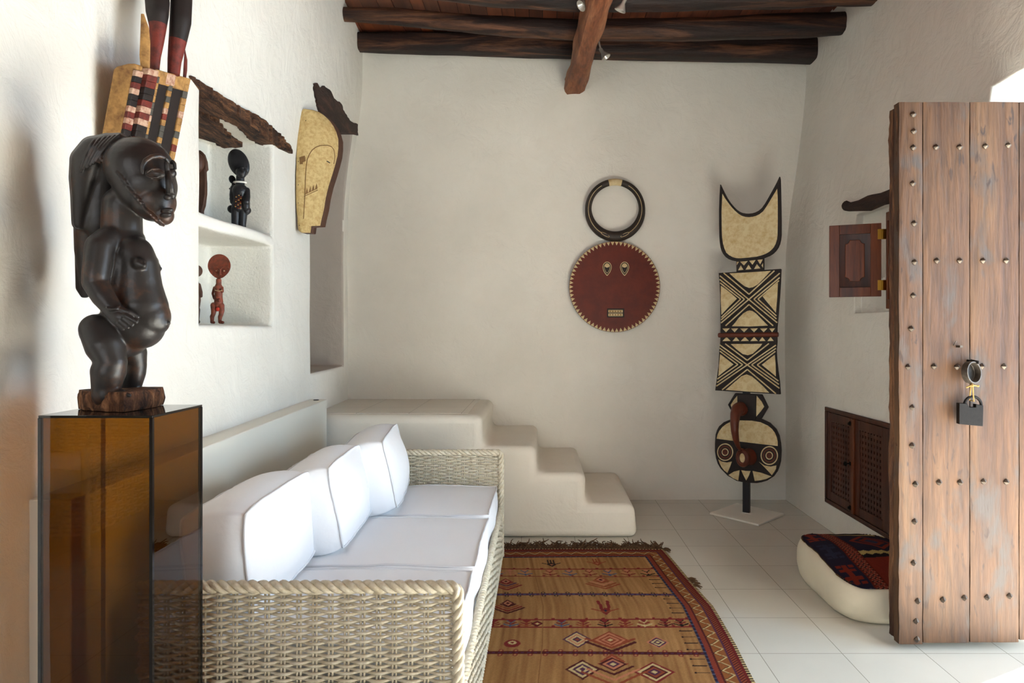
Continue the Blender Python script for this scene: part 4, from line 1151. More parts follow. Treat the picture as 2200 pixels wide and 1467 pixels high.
    for (x, dd) in ((236, -0.055), (292, 0.06)):
        for k in range(5): cap(mb, [(x + 26, 848, dd - 0.024 + 0.011 * k, 5), (x + 42 - 2 * k, 849, dd - 0.026 + 0.011 * k, 4)], 8)
    mb.ell(S(361, 694, -0.006), q(5)); mb.ell(S(344, 577, 0.012), q(4))
mb = MB()
cap(mb, [(c_[0], c_[1], c_[2], r_) for c_, r_ in (HS, HC, HJ, HK)], 30)
for e in (-0.014, 0.0, 0.02): cap(mb, [(c_[0], c_[1], c_[2] + e, r_ - (3 if e else 0)) for c_, r_ in CREST], 22)
cap(mb, [(244, 330, 0.015, 40), (222, 390, 0.03, 38), (216, 440, 0.035, 36), (214, 480, 0.04, 36)], 20)
# neck and hair falling behind
cap(mb, [(262, 440, 0.0, 38), (262, 515, 0.0, 40)], 22)
cap(mb, [(196, 460, 0.04, 34), (190, 540, 0.06, 27), (186, 625, 0.06, 12)], 16)
mb.prism([S(158, 440, 0.07), S(215, 440, 0.07), (S(205, 600, 0.08)), S(190, 640, 0.08), S(175, 640, 0.08), S(162, 620, 0.08)], [S(158, 440, 0.035), S(215, 440, 0.03), (S(205, 600, 0.045)), S(190, 640, 0.05), S(175, 640, 0.05), S(162, 620, 0.05)])
# trunk and belly
cap(mb, [(264, 522, 0, 44), (274, 570, 0, 52), (280, 620, 0, 54), (284, 660, 0, 58), (272, 715, 0.008, 50)], 28)
cap(mb, [(288, 545, -0.012, 38), (296, 570, -0.012, 40), (298, 620, -0.01, 46), (304, 660, -0.008, 52), (300, 700, -0.004, 50)], 26)
cap(mb, [(316, 680, -0.006, 46), (334, 692, -0.006, 28), (355, 694, -0.006, 8)], 26)
cap(mb, [(298, 566, -0.05, 13), (308, 571, -0.054, 7)], 14)
cap(mb, [(320, 564, 0.014, 20), (335, 573, 0.013, 10), (343, 577, 0.012, 5)], 14)
# near arm: shoulder, elbow, wrist
cap(mb, [(232, 515, -0.045, 27), (214, 530, -0.07, 27), (206, 590, -0.085, 25), (204, 606, -0.085, 24)], 20)
cap(mb, [(204, 606, -0.085, 24), (222, 638, -0.09, 22), (246, 668, -0.092, 18)], 20)
cap(mb, [(246, 668, -0.092, 18), (262, 682, -0.094, 19)], 16)
# far arm (behind the belly)
cap(mb, [(285, 515, 0.05, 26), (275, 540, 0.085, 26), (268, 605, 0.095, 23), (290, 650, 0.085, 20), (312, 675, 0.07, 16)], 16)
# hips and legs
cap(mb, [(212, 712, -0.035, 36), (240, 728, -0.03, 40), (262, 732, 0.0, 38)], 22)
cap(mb, [(208, 708, -0.05, 33), (226, 744, -0.055, 37), (240, 778, -0.06, 29), (233, 798, -0.058, 33), (228, 832, -0.055, 27), (229, 848, -0.055, 27)], 22)
cap(mb, [(262, 722, 0.045, 34), (286, 758, 0.055, 28), (292, 785, 0.06, 22), (288, 800, 0.06, 24), (282, 832, 0.06, 20), (282, 846, 0.06, 20)], 20)
for (x, dd) in ((236, -0.055), (292, 0.06)):
    cap(mb, [(x, 846, dd, 17), (x + 24, 848, dd - 0.004, 12)], 14)
tmp = sculpt('body', mb, M_statue, None, voxel=0.003, it=9, fac=0.5, origin=(0, 0, 0))
mb = MB(); mb.v = [v.co.copy() for v in tmp.data.vertices]; mb.f = [list(p.vertices) for p in tmp.data.polygons]; mb.m = [0] * len(mb.f)
bpy.data.objects.remove(tmp)
head_details(mb)
sculpt('body', mb, M_statue, st_, voxel=0.0016, it=2, fac=0.35)
bp = [(-1.128, 1.618), (-1.09, 1.585), (-1.02, 1.562), (-0.974, 1.553), (-0.962, 1.60), (-0.955, 1.66), (-0.968, 1.715), (-1.06, 1.722), (-1.128, 1.69)]
bpj = jag(bp, 0.012, 0.003, 3)
mb = MB(); nb = len(bpj)
for k in range(6):
    t = k / 5
    for i, (x, y) in enumerate(bpj):
        z = PZ + 0.001 + 0.046 * t; v = Vector((x, y, z)); s_ = 0.0055 * noise.noise(Vector((x * 60, y * 60, z * 25))) + 0.004 * noise.noise(Vector((x * 160, y * 160, z * 60)))
        d = Vector((x + 1.045, y - 1.64, 0)).normalized(); mb.v.append(v + d * (s_ - (0.003 if k in (0, 5) else 0)))
for k in range(5):
    for i in range(nb): mb.f.append([k * nb + i, k * nb + (i + 1) % nb, (k + 1) * nb + (i + 1) % nb, (k + 1) * nb + i]); mb.m.append(0)
mb.f.append(list(range(nb - 1, -1, -1))); mb.f.append([5 * nb + i for i in range(nb)]); mb.m += [0, 0]
tag(mk('base', mb, M_base, st_, angle=30), 'crumbling rough wood base of the figure')

# ------------------------------------------------------------------ horned mask on the left wall
hm = root('horned_mask', (-1.27, 2.05, 1.80)); tag(hm, 'tall horned mask painted ochre, red and black, hanging above the carved figure', 'mask')
MZ0, MZB = 1.80, 1.62
def M3(u, v, w):                                      # u from wall to face, v near side to far side, w height
    z = MZ0 + (2.075 + 0.06 * v - MZ0) * w
    xw = -1.318 + 0.18 * (z - MZB); xf_ = -1.258 + 0.20 * (z - MZB)
    return Vector((xw + (xf_ - xw) * u, 1.925 + 0.268 * v, z))
def MBOX(mb, u0, u1, v0, v1, w0, w1, m=0):
    mb.hexa([M3(u0, v0, w0), M3(u1, v0, w0), M3(u1, v1, w0), M3(u0, v1, w0), M3(u0, v0, w1), M3(u1, v0, w1), M3(u1, v1, w1), M3(u0, v1, w1)], m)
mb = MB(); k = 12
sec = [(0.0, 0.0), (0.2, -0.012), (0.6, -0.01), (0.92, 0.0), (0.92, 1.0), (0.0, 1.0)]
tops = []
for i, (u, v) in enumerate(sec): pass
def col(u, v):
    b_ = M3(u, v, 0.0); t_ = M3(u, v, 1.0 - (0.10 * (1 - min(1, (u + 0.1) * 2)) ** 2)); return b_, t_
bt = [col(u, v) for u, v in sec]
mb.prism([b_ for b_, _ in bt], [t_ for _, t_ in bt])
mk('box_face', mb, M_ochre, hm, bevel=0.008, seg=3)
mb = MB()
MBOX(mb, 0.90, 0.955, 0.38, 0.97, 0.02, 0.87)
mk('eye_slots', mb, M_blackp, hm)
mb = MB(); pal = [M_ochre, M_blackp, M_redp, M_whitep, M_greyp]
def strip(v0, v1, u1, seq, w0=0.0, w1=0.98):
    n_ = len(seq)
    for i, c in enumerate(seq):
        a, b_ = w0 + (w1 - w0) * i / n_, w0 + (w1 - w0) * (i + 1) / n_
        MBOX(mb, 0.86, u1, v0, v1, a, b_, c)
mb_ = mb
chk1 = [2, 2, 1, 1, 2, 3, 2, 3, 1, 1, 2, 3, 2, 1, 1, 2, 3]
strip(0.0, 0.12, 1.02, [2, 3, 2, 1, 1, 3, 2, 3, 2, 1, 1, 2, 3, 2, 3][::-1] and [3, 2, 3, 2, 1, 2, 3, 2, 3, 1, 1, 3, 2, 1, 3], 0.0, 0.93)
strip(0.12, 0.30, 1.22, [2, 2, 3, 2, 1, 1, 3, 2, 3, 2, 1, 1, 2, 2, 3], 0.0, 0.97)
strip(0.30, 0.40, 1.06, [3, 0, 3, 4, 4, 0, 0, 3, 4, 4, 0, 0, 0, 4, 0], 0.0, 0.99)
strip(0.60, 0.68, 1.04, [3, 0, 3, 2, 4, 0, 4, 4, 0, 2, 3, 0, 4, 0, 4], 0.0, 0.88)
strip(0.90, 1.0, 1.04, [0, 3, 0, 0, 2, 0, 4, 0, 0, 3, 0, 0, 4, 0, 0], 0.0, 0.99)
MBOX(mb, 0.86, 1.04, 0.40, 0.90, 0.86, 0.99, 0); MBOX(mb, 0.86, 1.045, 0.52, 0.70, 0.87, 0.985, 3)
mk('painted_bars', mb, pal, hm, bevel=0.002)
def hornpts(L): return [W(x, y, d) for x, y, d, r in L], [r * d / F for x, y, d, r in L]
for L in ([(331, 160, 2.04, 9), (334, 120, 2.04, 10.5), (337, 90, 2.04, 13.5), (339, 60, 2.04, 16.5), (338, 30, 2.04, 22), (338, 0, 2.05, 24), (334, -60, 2.07, 23), (326, -150, 2.1, 20), (318, -240, 2.12, 14), (314, -300, 2.13, 6)],
          [(373, 160, 2.10, 12), (375, 130, 2.10, 13.5), (379, 105, 2.10, 16), (383, 80, 2.10, 18), (388, 45, 2.10, 21), (390, 0, 2.11, 21), (392, -60, 2.13, 21), (392, -150, 2.16, 18), (390, -240, 2.18, 13), (388, -300, 2.19, 6)]):
    P_, r_ = hornpts(L); mb = MB(); 
    Pf, rf = [], []
    for i in range(len(P_) - 1):
        for t in range(4): Pf.append(P_[i].lerp(P_[i + 1], t / 4)); rf.append(r_[i] + (r_[i + 1] - r_[i]) * t / 4)
    cut = next(i for i, p in enumerate(Pf) if (p.z > (2.23 if L[0][0] < 350 else 2.215)))
    mb.tube(Pf[:cut + 1], rf[:cut + 1], 14, m=0); mb.tube(Pf[cut:], rf[cut:], 14, m=1)
    mk('horn', mb, [M_redp, M_blackp], hm, angle=60)
mb = MB(); P_ = [W(312, 148, 1.97), W(311, 120, 1.965), W(312, 90, 1.96), W(311, 60, 1.955), W(306, 30, 1.95)]
mb.tube(P_, [0.012, 0.014, 0.0135, 0.011, 0.004], 10, flat=0.5); mk('ear', mb, M_ochre, hm)
mb = MB(); P_ = [W(396, 170, 2.19), W(398, 150, 2.19), W(399, 128, 2.19), W(397, 106, 2.185)]
mb.tube(P_, [0.007, 0.009, 0.008, 0.002], 10, flat=0.5); mk('ear', mb, M_redp, hm)

# ------------------------------------------------------------------ long cream mask beside the recess
fm = root('long_mask', (-1.3, 3.86, 1.85)); tag(fm, 'long cream wooden mask with a carved heart outline, on the left wall', 'mask')
A_, B_ = W(637, 0, 3.80), W(727, 0, 3.93); du_ = Vector((B_.x - A_.x, B_.y - A_.y, 0)).normalized(); nf = Vector((du_.y, -du_.x, 0))
if nf.y > 0: nf = -nf
rows = [(234, 652, 656), (236, 650, 672), (240, 648, 684), (246, 647, 694), (254, 645, 703), (262, 644, 710), (272, 643, 717), (285, 641, 723), (300, 639, 727), (318, 638, 727), (335, 637, 725), (355, 637, 720), (375, 636, 714), (400, 636, 706), (425, 636, 700), (450, 637, 696), (470, 639, 691), (480, 639, 689), (485, 640, 688), (486, 640, 669), (495, 641, 668), (500, 648, 667)]
def fpt(px, py, off=0.0):
    xl = np.interp(py, [r[0] for r in rows], [r[1] for r in rows]); xr = np.interp(py, [r[0] for r in rows], [r[2] for r in rows])
    s_ = min(1, max(0, (px - xl) / max(1, xr - xl)))
    top = sm((py - 232) / 60) 
    bul = 0.034 * (1 - (2 * s_ - 1) ** 4) * (0.4 + 0.6 * top) + off
    a = (px - CX) / F
    d = ((A_ + nf * bul).dot(nf)) / (a * nf.x + nf.y)
    return W(px, py, d)
mb = MB(); nc = 12
for (py, xl, xr) in rows:
    for j in range(nc + 1): mb.v.append(fpt(xl + (xr - xl) * j / nc, py))
nr = len(rows)
bk = Vector((0.012, 0.055, 0.0))
n0 = len(mb.v); mb.v += [p + bk for p in mb.v]
for i in range(nr - 1):
    for j in range(nc):
        a = i * (nc + 1) + j; mb.f.append([a, a + nc + 1, a + nc + 2, a + 1]); mb.m.append(0); mb.f.append([n0 + a, n0 + a + 1, n0 + a + nc + 2, n0 + a + nc + 1]); mb.m.append(1)
rg = [i * (nc + 1) for i in range(nr)] + [(nr - 1) * (nc + 1) + j for j in range(1, nc + 1)] + [i * (nc + 1) + nc for i in range(nr - 2, -1, -1)] + [j for j in range(nc - 1, 0, -1)]
for i in range(len(rg)):
    c, d = rg[i], rg[(i + 1) % len(rg)]; mb.f.append([d, c, c + n0, d + n0]); mb.m.append(1)
mk('face', mb, [M_fang, M_brown], fm, angle=50, weld=True)
def fline(P, r, m=M_carve, nm='carved_line'):
    mb = MB(); mb.tube([fpt(x, y, 0.0005) for x, y in P], r, 6); return mk(nm, mb, m, fm)
fline([(652, 470), (655, 421), (656, 385), (658, 358), (660, 343), (665, 331), (671, 322), (679, 316), (687, 313), (695, 312), (704, 312), (712, 315), (717, 321), (719, 330), (719, 342), (717, 352)], 0.0024, nm='heart_outline')
fline([(653, 422), (683, 408)], 0.0022); fline([(654, 418), (682, 405)], 0.0014)
mb = MB()
for k in range(4):
    x0_ = 656 + 6.8 * k; y0_ = 417 - 3.3 * k
    t_ = [(x0_, y0_), (x0_ + 6, y0_ - 3), (x0_ + 4, y0_ - 14)]
    mb.prism([fpt(x, y, 0.002) for x, y in t_], [fpt(x, y, -0.002) for x, y in t_])
mk('teeth', mb, M_carve, fm)
fline([(702, 346), (709, 350)], 0.003, M_blackp, 'eye_slit')
mb = MB(); t_ = [(643, 338), (655, 334), (657, 346), (650, 349), (651, 352), (644, 353)]; mb.prism([fpt(x, y, 0.004) for x, y in t_], [fpt(x, y, -0.004) for x, y in t_]); mk('ear', mb, M_carve, fm)
for (x, y) in ((657, 259), (641, 347), (641, 397), (641, 436), (643, 484)):
    mb = MB(); mb.ell(fpt(x, y, 0.0), 0.0026, nu=8, nv=6); mk('edge_hole', mb, M_blackp, fm)

# ------------------------------------------------------------------ round red mask on the back wall
rm = root('round_mask', (0.57, 5.06, 1.29)); tag(rm, 'round oxblood disc mask with a ring of dark horns above, on the back wall', 'mask')
DM = 5.055; pm = DM / F
def bw(px, py, off=0.0): return W(px, py, DM - off)
cc = (1320.5, 616.0); RR = 97.5
mb = MB(); c = bw(*cc)
mb.lathe([(RR * pm - 0.004, -0.006), (RR * pm, 0.0), (RR * pm, 0.014), (RR * pm - 0.003, 0.018), (RR * pm * 0.7, 0.026), (RR * pm * 0.4, 0.030), (0.01, 0.031)], c + Vector((0, 0.012, 0)), (0, -1, 0), 96)
mk('disc', mb, M_disc, rm, angle=30)
def dz(rpx): return np.interp(rpx / RR, [0, 0.4, 0.7, 0.991, 1.0], [0.031, 0.030, 0.026, 0.018, 0.014]) - 0.012
nt_ = 66
for k in range(nt_):
    a0 = 2 * math.pi * k / nt_; w_ = math.pi / nt_ * 0.86
    def pp_(r_, a): 
        return bw(cc[0] + r_ * math.cos(a), cc[1] + r_ * math.sin(a), dz(r_) + 0.0016)
    mb = MB(); F_ = [pp_(RR - 0.6, a0 - w_), pp_(RR - 0.6, a0 + w_), pp_(RR - 8.5, a0)]
    mb.prism(F_, [p + Vector((0, 0.003, 0)) for p in F_])
    mk('border_tooth', mb, M_cream, rm)
def shape(nm, outline, off, mat, parent, th=0.004, at_=None):
    at_ = at_ or bw
    mb = MB(); F_ = [at_(x, y, off) for x, y in outline]; B2 = [at_(x, y, off - th) for x, y in outline]; mb.prism(F_, B2); return mk(nm, mb, mat, parent)
def c1(L): return [(1180 + x * 280 / 1081, 360 + y * 380 / 1467) for x, y in L]
def drop(cx, cy, w_, h_, n=24):
    P = []
    for k in range(n):
        a = 2 * math.pi * k / n - math.pi / 2
        x = math.cos(a); y = math.sin(a)
        P.append((cx + w_ * x * (1 - 0.42 * max(0, y) ** 1.3 - 0.25 * max(0, y) ** 6), cy + h_ * (y if y < 0 else y * 1.45) * 0.8))
    return P
for ex in (480, 625):
    e = shape('eye', c1(drop(ex, 828, 38, 60)), 0.0215, M_cream, rm, 0.006)
    shape('eye_rim', c1(drop(ex, 828, 33, 53)), 0.0225, M_blackp, e); shape('eye_line', c1(drop(ex, 828, 26, 43)), 0.0233, M_cream, e); shape('eye_dark', c1(drop(ex, 830, 22, 37)), 0.0240, M_blackp, e)
    shape('eyeball', c1([(ex + 20 * math.cos(a), 812 + 19 * math.sin(a) * (1 if math.sin(a) < 0 else 0.9)) for a in [2 * math.pi * k / 20 for k in range(20)]]), 0.0255, M_cream, e)
o = shape('mouth', c1([(480, 1168), (622, 1168), (622, 1242), (480, 1242)]), 0.0185, M_blackp, rm, 0.006)
shape('mouth_panel', c1([(490, 1180), (610, 1180), (610, 1232), (490, 1232)]), 0.0215, M_cream, o)
shape('mouth_line', c1([(490, 1202), (610, 1202), (610, 1209), (490, 1209)]), 0.0225, M_blackp, o)
for k in range(5):
    x = 496 + 22 * k; shape('mouth_tooth', c1([(x, 1187), (x + 18, 1187), (x + 9, 1200)]), 0.0225, M_carve, o); shape('mouth_tooth', c1([(x, 1226), (x + 18, 1226), (x + 9, 1212)]), 0.0225, M_carve, o)
rc, ro = (1321.5, 449.5), 58.5
mb = MB(); P_, r_ = [], []; P2, r2 = [], []
for k in range(73):
    a = R(-76 + 332 * k / 72); P_.append(bw(rc[0] + ro * math.cos(a) * 0.985, rc[1] + ro * math.sin(a), 0.0)); r_.append((7.0 + 4.0 * max(0, math.sin(a))) * pm)
for k in range(13):
    a = R(-104 + 28 * k / 12); P2.append(bw(rc[0] + ro * math.cos(a) * 0.985, rc[1] + ro * math.sin(a), 0.0)); r2.append(7.2 * pm)
mb.tube(P_, r_, 14); o = mk('horn_ring', mb, M_ring, rm)
mb = MB(); mb.tube(P2, r2, 14); mk('ring_clasp', mb, M_cream, rm)
for sg in (-1, 1):
    mb = MB(); pts = []
    for k in range(20):
        a = R(60 - 120 * k / 19); pts.append(bw(rc[0] + sg * ro * 1.0 * math.cos(a) * 0.985, rc[1] + ro * math.sin(a), (7.2 + 4.0 * max(0, math.sin(a))) * pm))
    mb.tube(pts, 0.0022, 5)
    e = bw(rc[0] + sg * 21, 504, 10.5 * pm)
    mb.tube([e + Vector((0.035 * math.cos(t) * sg * 0.9 + 0, 0.001, 0.010 * math.sin(t) + 0.025 * math.cos(t) * 0.6)) for t in [2 * math.pi * i / 16 for i in range(16)]], 0.002, 5, closed=True)
    mk('incised_line', mb, M_cream, o)

# ------------------------------------------------------------------ tall plank mask and its stand
TH = R(38); bu = Vector((math.cos(TH), -math.sin(TH), 0)); bn = Vector((-math.sin(TH), -math.cos(TH), 0)); bc = Vector((1.46, 4.655, 0))
def BP(px, py, off=0.0):
    a = (px - CX) / F
    d = (bc + bn * off).dot(bn) / (a * bn.x + bn.y)
    return W(px, py, d)
K = 220 / 807
def ca(L): return [(1500 + x * K, 360 + y * K) for x, y in L]
def cb2(L): return [(1500 + x * K, 740 + y * K) for x, y in L]
ms = root('mask_stand', (1.46, 4.68, 0)); tag(ms, 'steel stand with a pale square foot and black post holding the plank mask', 'stand')
mb = MB(); pc4 = [(1.20, 4.693), (1.453, 4.41), (1.722, 4.67), (1.469, 4.953)]
mb.prism([Vector((x, y, 0.014)) for x, y in pc4], [Vector((x, y, 0.001)) for x, y in pc4]); mk('foot_plate', mb, M_plate, ms, bevel=0.002)
mb = MB(); pb = Vector((1.46, 4.69, 0)); Mz = Matrix.Rotation(-TH, 3, 'Z')
mb.box(pb + Vector((0, 0, 0.01 + 0.55)), (0.048, 0.03, 1.1), Mz); mk('post', mb, M_post, ms, bevel=0.003)
mb = MB(); mb.box(pb + Vector((0, 0, 0.014)), (0.075, 0.05, 0.008), Mz); mk('collar', mb, M_plate, ms)
pk = root('plank_mask', BP(1605, 1038)); tag(pk, 'tall black and cream plank mask with a crescent top, on its stand in the corner', 'mask')
def slab(nm, outline, th, mat, off=0.0, parent=pk, bev=0.003):
    mb = MB(); F_ = [BP(x, y, off) for x, y in outline]; mb.prism(F_, [p - bn * th for p in F_]); return mk(nm, mb, mat, parent, bevel=bev)
cres = [(172, 130), (188, 165), (205, 200), (225, 238), (250, 275), (275, 305), (300, 330), (325, 347), (350, 357), (375, 361), (400, 362), (425, 359), (450, 352), (475, 339), (500, 318), (525, 283), (550, 240), (575, 195), (600, 150), (620, 112), (640, 68), (645, 90), (648, 190), (650, 300), (652, 420), (652, 530), (648, 565), (640, 600), (627, 630), (610, 655), (588, 677), (560, 695), (510, 715), (450, 722), (300, 738), (268, 732), (240, 722), (215, 705), (195, 680), (183, 657), (175, 630), (168, 585), (165, 540), (163, 440), (163, 330), (166, 230)]
crescent = slab('crescent', ca(cres), 0.022, M_blackp)
slab('crescent_face', ca([(190, 205), (210, 240), (235, 275), (262, 310), (290, 340), (318, 364), (345, 380), (372, 388), (400, 390), (428, 387), (455, 380), (482, 367), (510, 345), (535, 310), (560, 270), (582, 232), (605, 195), (622, 165), (626, 230), (627, 300), (627, 420), (625, 530), (620, 567), (610, 600), (597, 625), (580, 645), (558, 664), (530, 680), (495, 693), (460, 702), (395, 709), (330, 715), (298, 713), (270, 705), (243, 690), (220, 670), (206, 637), (195, 600), (188, 550), (185, 500), (183, 350)]), 0.004, M_cream2, 0.003, crescent, 0.0015)
neck = slab('neck', ca([(298, 730), (515, 708), (515, 805), (300, 825)]), 0.022, M_blackp, -0.001)
for T in ([(330, 741), (390, 736), (360, 771)], [(402, 734), (452, 728), (427, 765)], [(466, 727), (508, 723), (488, 762)], [(303, 743), (320, 742), (304, 768)], [(314, 809), (356, 805), (335, 770)], [(373, 804), (419, 800), (396, 765)], [(440, 799), (490, 794), (462, 760)], [(498, 770), (511, 752), (511, 790)]):
    slab('triangle', ca(T), 0.003, M_cream2, 0.002, neck, 0.0008)
body_l = ca([(160, 830), (168, 930), (172, 1000), (174, 1130), (175, 1260), (172, 1375)]) + cb2([(165, 40), (162, 100), (158, 170), (146, 260), (132, 362)])
body_r = cb2([(645, 393), (637, 290), (625, 200), (616, 120), (612, 40)]) + ca([(618, 1375), (618, 1262), (628, 1150), (640, 1000), (646, 900), (650, 797)])
board = slab('board', body_l + body_r, 0.024, M_blackp)
def poly(P, nm='panel'): slab(nm, P, 0.004, M_cream2, 0.003, board, 0.0015)
def bar(p0, p1, mapf, w_=9.5):
    (x0_, y0_), (x1_, y1_) = p0, p1; L = math.hypot(x1_ - x0_, y1_ - y0_); nx, ny = -(y1_ - y0_) / L * w_ / 2, (x1_ - x0_) / L * w_ / 2
    slab('stripe', mapf([(x0_ + nx, y0_ + ny), (x1_ + nx, y1_ + ny), (x1_ - nx, y1_ - ny), (x0_ - nx, y0_ - ny)]), 0.004, M_cream2, 0.003, board, 0.001)
poly(ca([(245, 833), (410, 824), (572, 813), (545, 842), (510, 880), (470, 920), (430, 943), (400, 948), (365, 935), (320, 900), (280, 865)]))
poly(ca([(178, 930), (215, 955), (262, 993), (305, 1032), (280, 1058), (240, 1098), (182, 1160), (177, 1050)])); poly(ca([(628, 907), (600, 928), (555, 968), (507, 1015), (530, 1045), (570, 1092), (612, 1145), (622, 1030)]))
poly(ca([(265, 1250), (290, 1222), (320, 1182), (355, 1148), (385, 1130), (405, 1125), (428, 1130), (455, 1149), (500, 1195), (550, 1245), (400, 1252)]))
for a_, b__ in (((170, 852), (622, 1222)), ((642, 832), (178, 1225)), ((200, 830), (400, 998)), ((600, 812), (400, 998)), ((215, 1246), (400, 1078)), ((590, 1246), (400, 1078)), ((168, 880), (364, 1037)), ((364, 1037), (180, 1200)), ((172, 908), (334, 1036)), ((334, 1036), (182, 1180)), ((642, 866), (438, 1037)), ((438, 1037), (616, 1192)), ((636, 890), (470, 1036)), ((470, 1036), (616, 1168)), ((232, 832), (400, 975)), ((570, 820), (400, 975)), ((245, 1246), (400, 1104)), ((560, 1246), (400, 1104))): 
    if a_ in ((232, 832), (570, 820), (245, 1246), (560, 1246)): continue
    bar(a_, b__, ca)
for x0_, x1_ in ((190, 248), (258, 315), (330, 393), (410, 470), (487, 545), (560, 605)): slab('triangle', ca([(x0_, 1268), (x1_, 1266), ((x0_ + x1_) / 2, 1297)]), 0.003, M_cream2, 0.003, board, 0.0008)
for x0_, x1_ in ((190, 255), (270, 325), (335, 400), (410, 470), (480, 530), (545, 595)): slab('triangle', ca([(x0_, 1367), (x1_, 1366), ((x0_ + x1_) / 2, 1334)]), 0.003, M_cream2, 0.003, board, 0.0008)
mb = MB(); mb.tube([BP(*p, 0.0) for p in ca([(160, 1321), (260, 1320), (400, 1318), (520, 1317), (632, 1315)])], [0.017] * 5, 12); mk('waist_ring', mb, M_horn, pk, bevel=0.004)
poly(cb2([(255, -4), (380, -5), (505, -6), (490, 15), (470, 35), (430, 72), (390, 85), (350, 75), (310, 45)]))
poly(cb2([(172, 75), (222, 112), (278, 157), (240, 186), (200, 216), (158, 250), (164, 160)])); poly(cb2([(604, 80), (550, 120), (500, 160), (530, 184), (565, 212), (612, 252), (610, 160)]))
poly(cb2([(215, 358), (250, 328), (295, 288), (340, 250), (380, 235), (420, 250), (455, 278), (510, 328), (560, 380), (390, 371)]))
for a_, b__ in (((168, 2), (640, 345)), ((612, 5), (142, 328)), ((212, -6), (386, 125)), ((556, -8), (386, 125)), ((188, 357), (386, 196)), ((612, 388), (386, 196)), ((168, 28), (350, 159)), ((350, 159), (148, 300)), ((170, 52), (312, 158)), ((312, 158), (150, 272)), ((612, 30), (420, 160)), ((420, 160), (636, 315)), ((608, 54), (464, 161)), ((464, 161), (632, 288))): bar(a_, b__, cb2)
hexn = slab('hexagon', cb2([(290, 383), (500, 393), (526, 445), (550, 495), (492, 592), (300, 588), (262, 528), (233, 475)]), 0.022, M_blackp, 0.0)
slab('diamond', cb2([(308, 402), (280, 436), (255, 476), (270, 522), (308, 478)]), 0.003, M_cream2, 0.003, hexn, 0.001); slab('diamond', cb2([(460, 402), (500, 450), (520, 490), (492, 528), (455, 570)]), 0.003, M_cream2, 0.003, hexn, 0.001)
slab('block', cb2([(311, 388), (455, 394), (452, 594), (308, 590)]), 0.02, M_blackp, 0.014, hexn, 0.004)
face = slab('face', cb2([(265, 586), (320, 578), (420, 576), (500, 590), (560, 618), (610, 668), (634, 720), (645, 780), (650, 840), (645, 920), (635, 960), (620, 1000), (590, 1042), (540, 1074), (500, 1086), (460, 1093), (370, 1090), (300, 1075), (230, 1035), (175, 978), (152, 940), (138, 895), (130, 840), (130, 780), (135, 710), (146, 675), (162, 645), (200, 612)]), 0.03, M_blackp, 0.004, pk, 0.005)
FO = 0.008
slab('forehead', cb2([(145, 742), (152, 710), (165, 682), (190, 650), (218, 628), (250, 611), (330, 598), (420, 600), (490, 612), (550, 640), (580, 665), (603, 695), (618, 730), (626, 765), (626, 800), (480, 783), (330, 765), (240, 755)]), 0.004, M_cream2, FO, face, 0.001)
def circ(cx0, cy0, r_, n=32): return cb2([(cx0 + r_ * 0.97 * math.cos(2 * math.pi * k / n), cy0 + r_ * 1.06 * math.sin(2 * math.pi * k / n)) for k in range(n)])
for (ex, ey, s_) in ((212, 848, 1.0), (560, 875, 1.08)):
    e = slab('eye', circ(ex, ey, 65 * s_), 0.004, M_cream2, FO, face, 0)
    for r_, mm, k, nm in ((57, M_blackp, 1, 'eye_band'), (50, M_horn, 2, 'eye_band'), (37, M_blackp, 3, 'eye_band'), (28, M_cream2, 4, 'eye_ring'), (21, M_horn, 5, 'pupil')): slab(nm, circ(ex, ey, r_ * s_), 0.004, mm, FO + 0.0008 * k, e, 0)
for P in ([(158, 905), (185, 922), (225, 930), (265, 922), (250, 965), (230, 1012), (205, 993), (183, 965), (168, 935)], [(478, 924), (520, 952), (570, 962), (616, 952), (612, 980), (600, 1003), (580, 1030), (530, 975)], [(238, 1028), (280, 1002), (326, 990), (322, 1025), (315, 1072), (275, 1054)], [(338, 990), (375, 996), (412, 996), (398, 1035), (378, 1072), (356, 1030)], [(428, 996), (500, 1012), (577, 1040), (535, 1060), (490, 1070), (445, 1075), (436, 1035)]):
    slab('tooth', cb2(P), 0.004, M_cream2, FO, face, 0.001)
mb = MB(); tor = []
axn = (bn + Vector((-0.25, 0.15, 0))).normalized(); cN = BP(*cb2([(352, 893)])[0], 0.075)
ex_ = axn.cross(Vector((0, 0, 1))).normalized(); ez_ = ex_.cross(axn)
if ez_.z < 0: ez_ = -ez_
for k in range(28):
    a = 2 * math.pi * k / 28; tor.append(cN + ex_ * (0.038 * math.cos(a)) + ez_ * (0.048 * math.sin(a)))
mb.tube(tor, 0.0175, 12, closed=True)
for k in range(28):
    pass
mb.tube([cN - axn * 0.005, cN - axn * 0.075], [0.052, 0.06], 20); mk('snout', mb, M_horn, face, angle=60)
mb = MB(); mb.ell(cN + axn * 0.002, (0.022, 0.006, 0.034), Matrix.Rotation(-TH, 3, 'Z')); mk('snout_opening', mb, M_cream, face)
mb = MB(); hk = [((345, 520), 0.015, 50), ((330, 500), 0.05, 52), ((310, 510), 0.09, 48), ((294, 550), 0.13, 40), ((287, 610), 0.155, 34), ((288, 680), 0.16, 29), ((298, 750), 0.145, 24), ((314, 800), 0.12, 17), ((336, 838), 0.09, 11)]
Pf, rf = [], []
for i in range(len(hk) - 1):
    for t in range(4):
        u = t / 4; (a, o1, r1_), (b_, o2, r2_) = hk[i], hk[i + 1]
        Pf.append(BP(*cb2([(a[0] + (b_[0] - a[0]) * u, a[1] + (b_[1] - a[1]) * u)])[0], o1 + (o2 - o1) * u)); rf.append((r1_ + (r2_ - r1_) * u) * K * 4.6 / F)
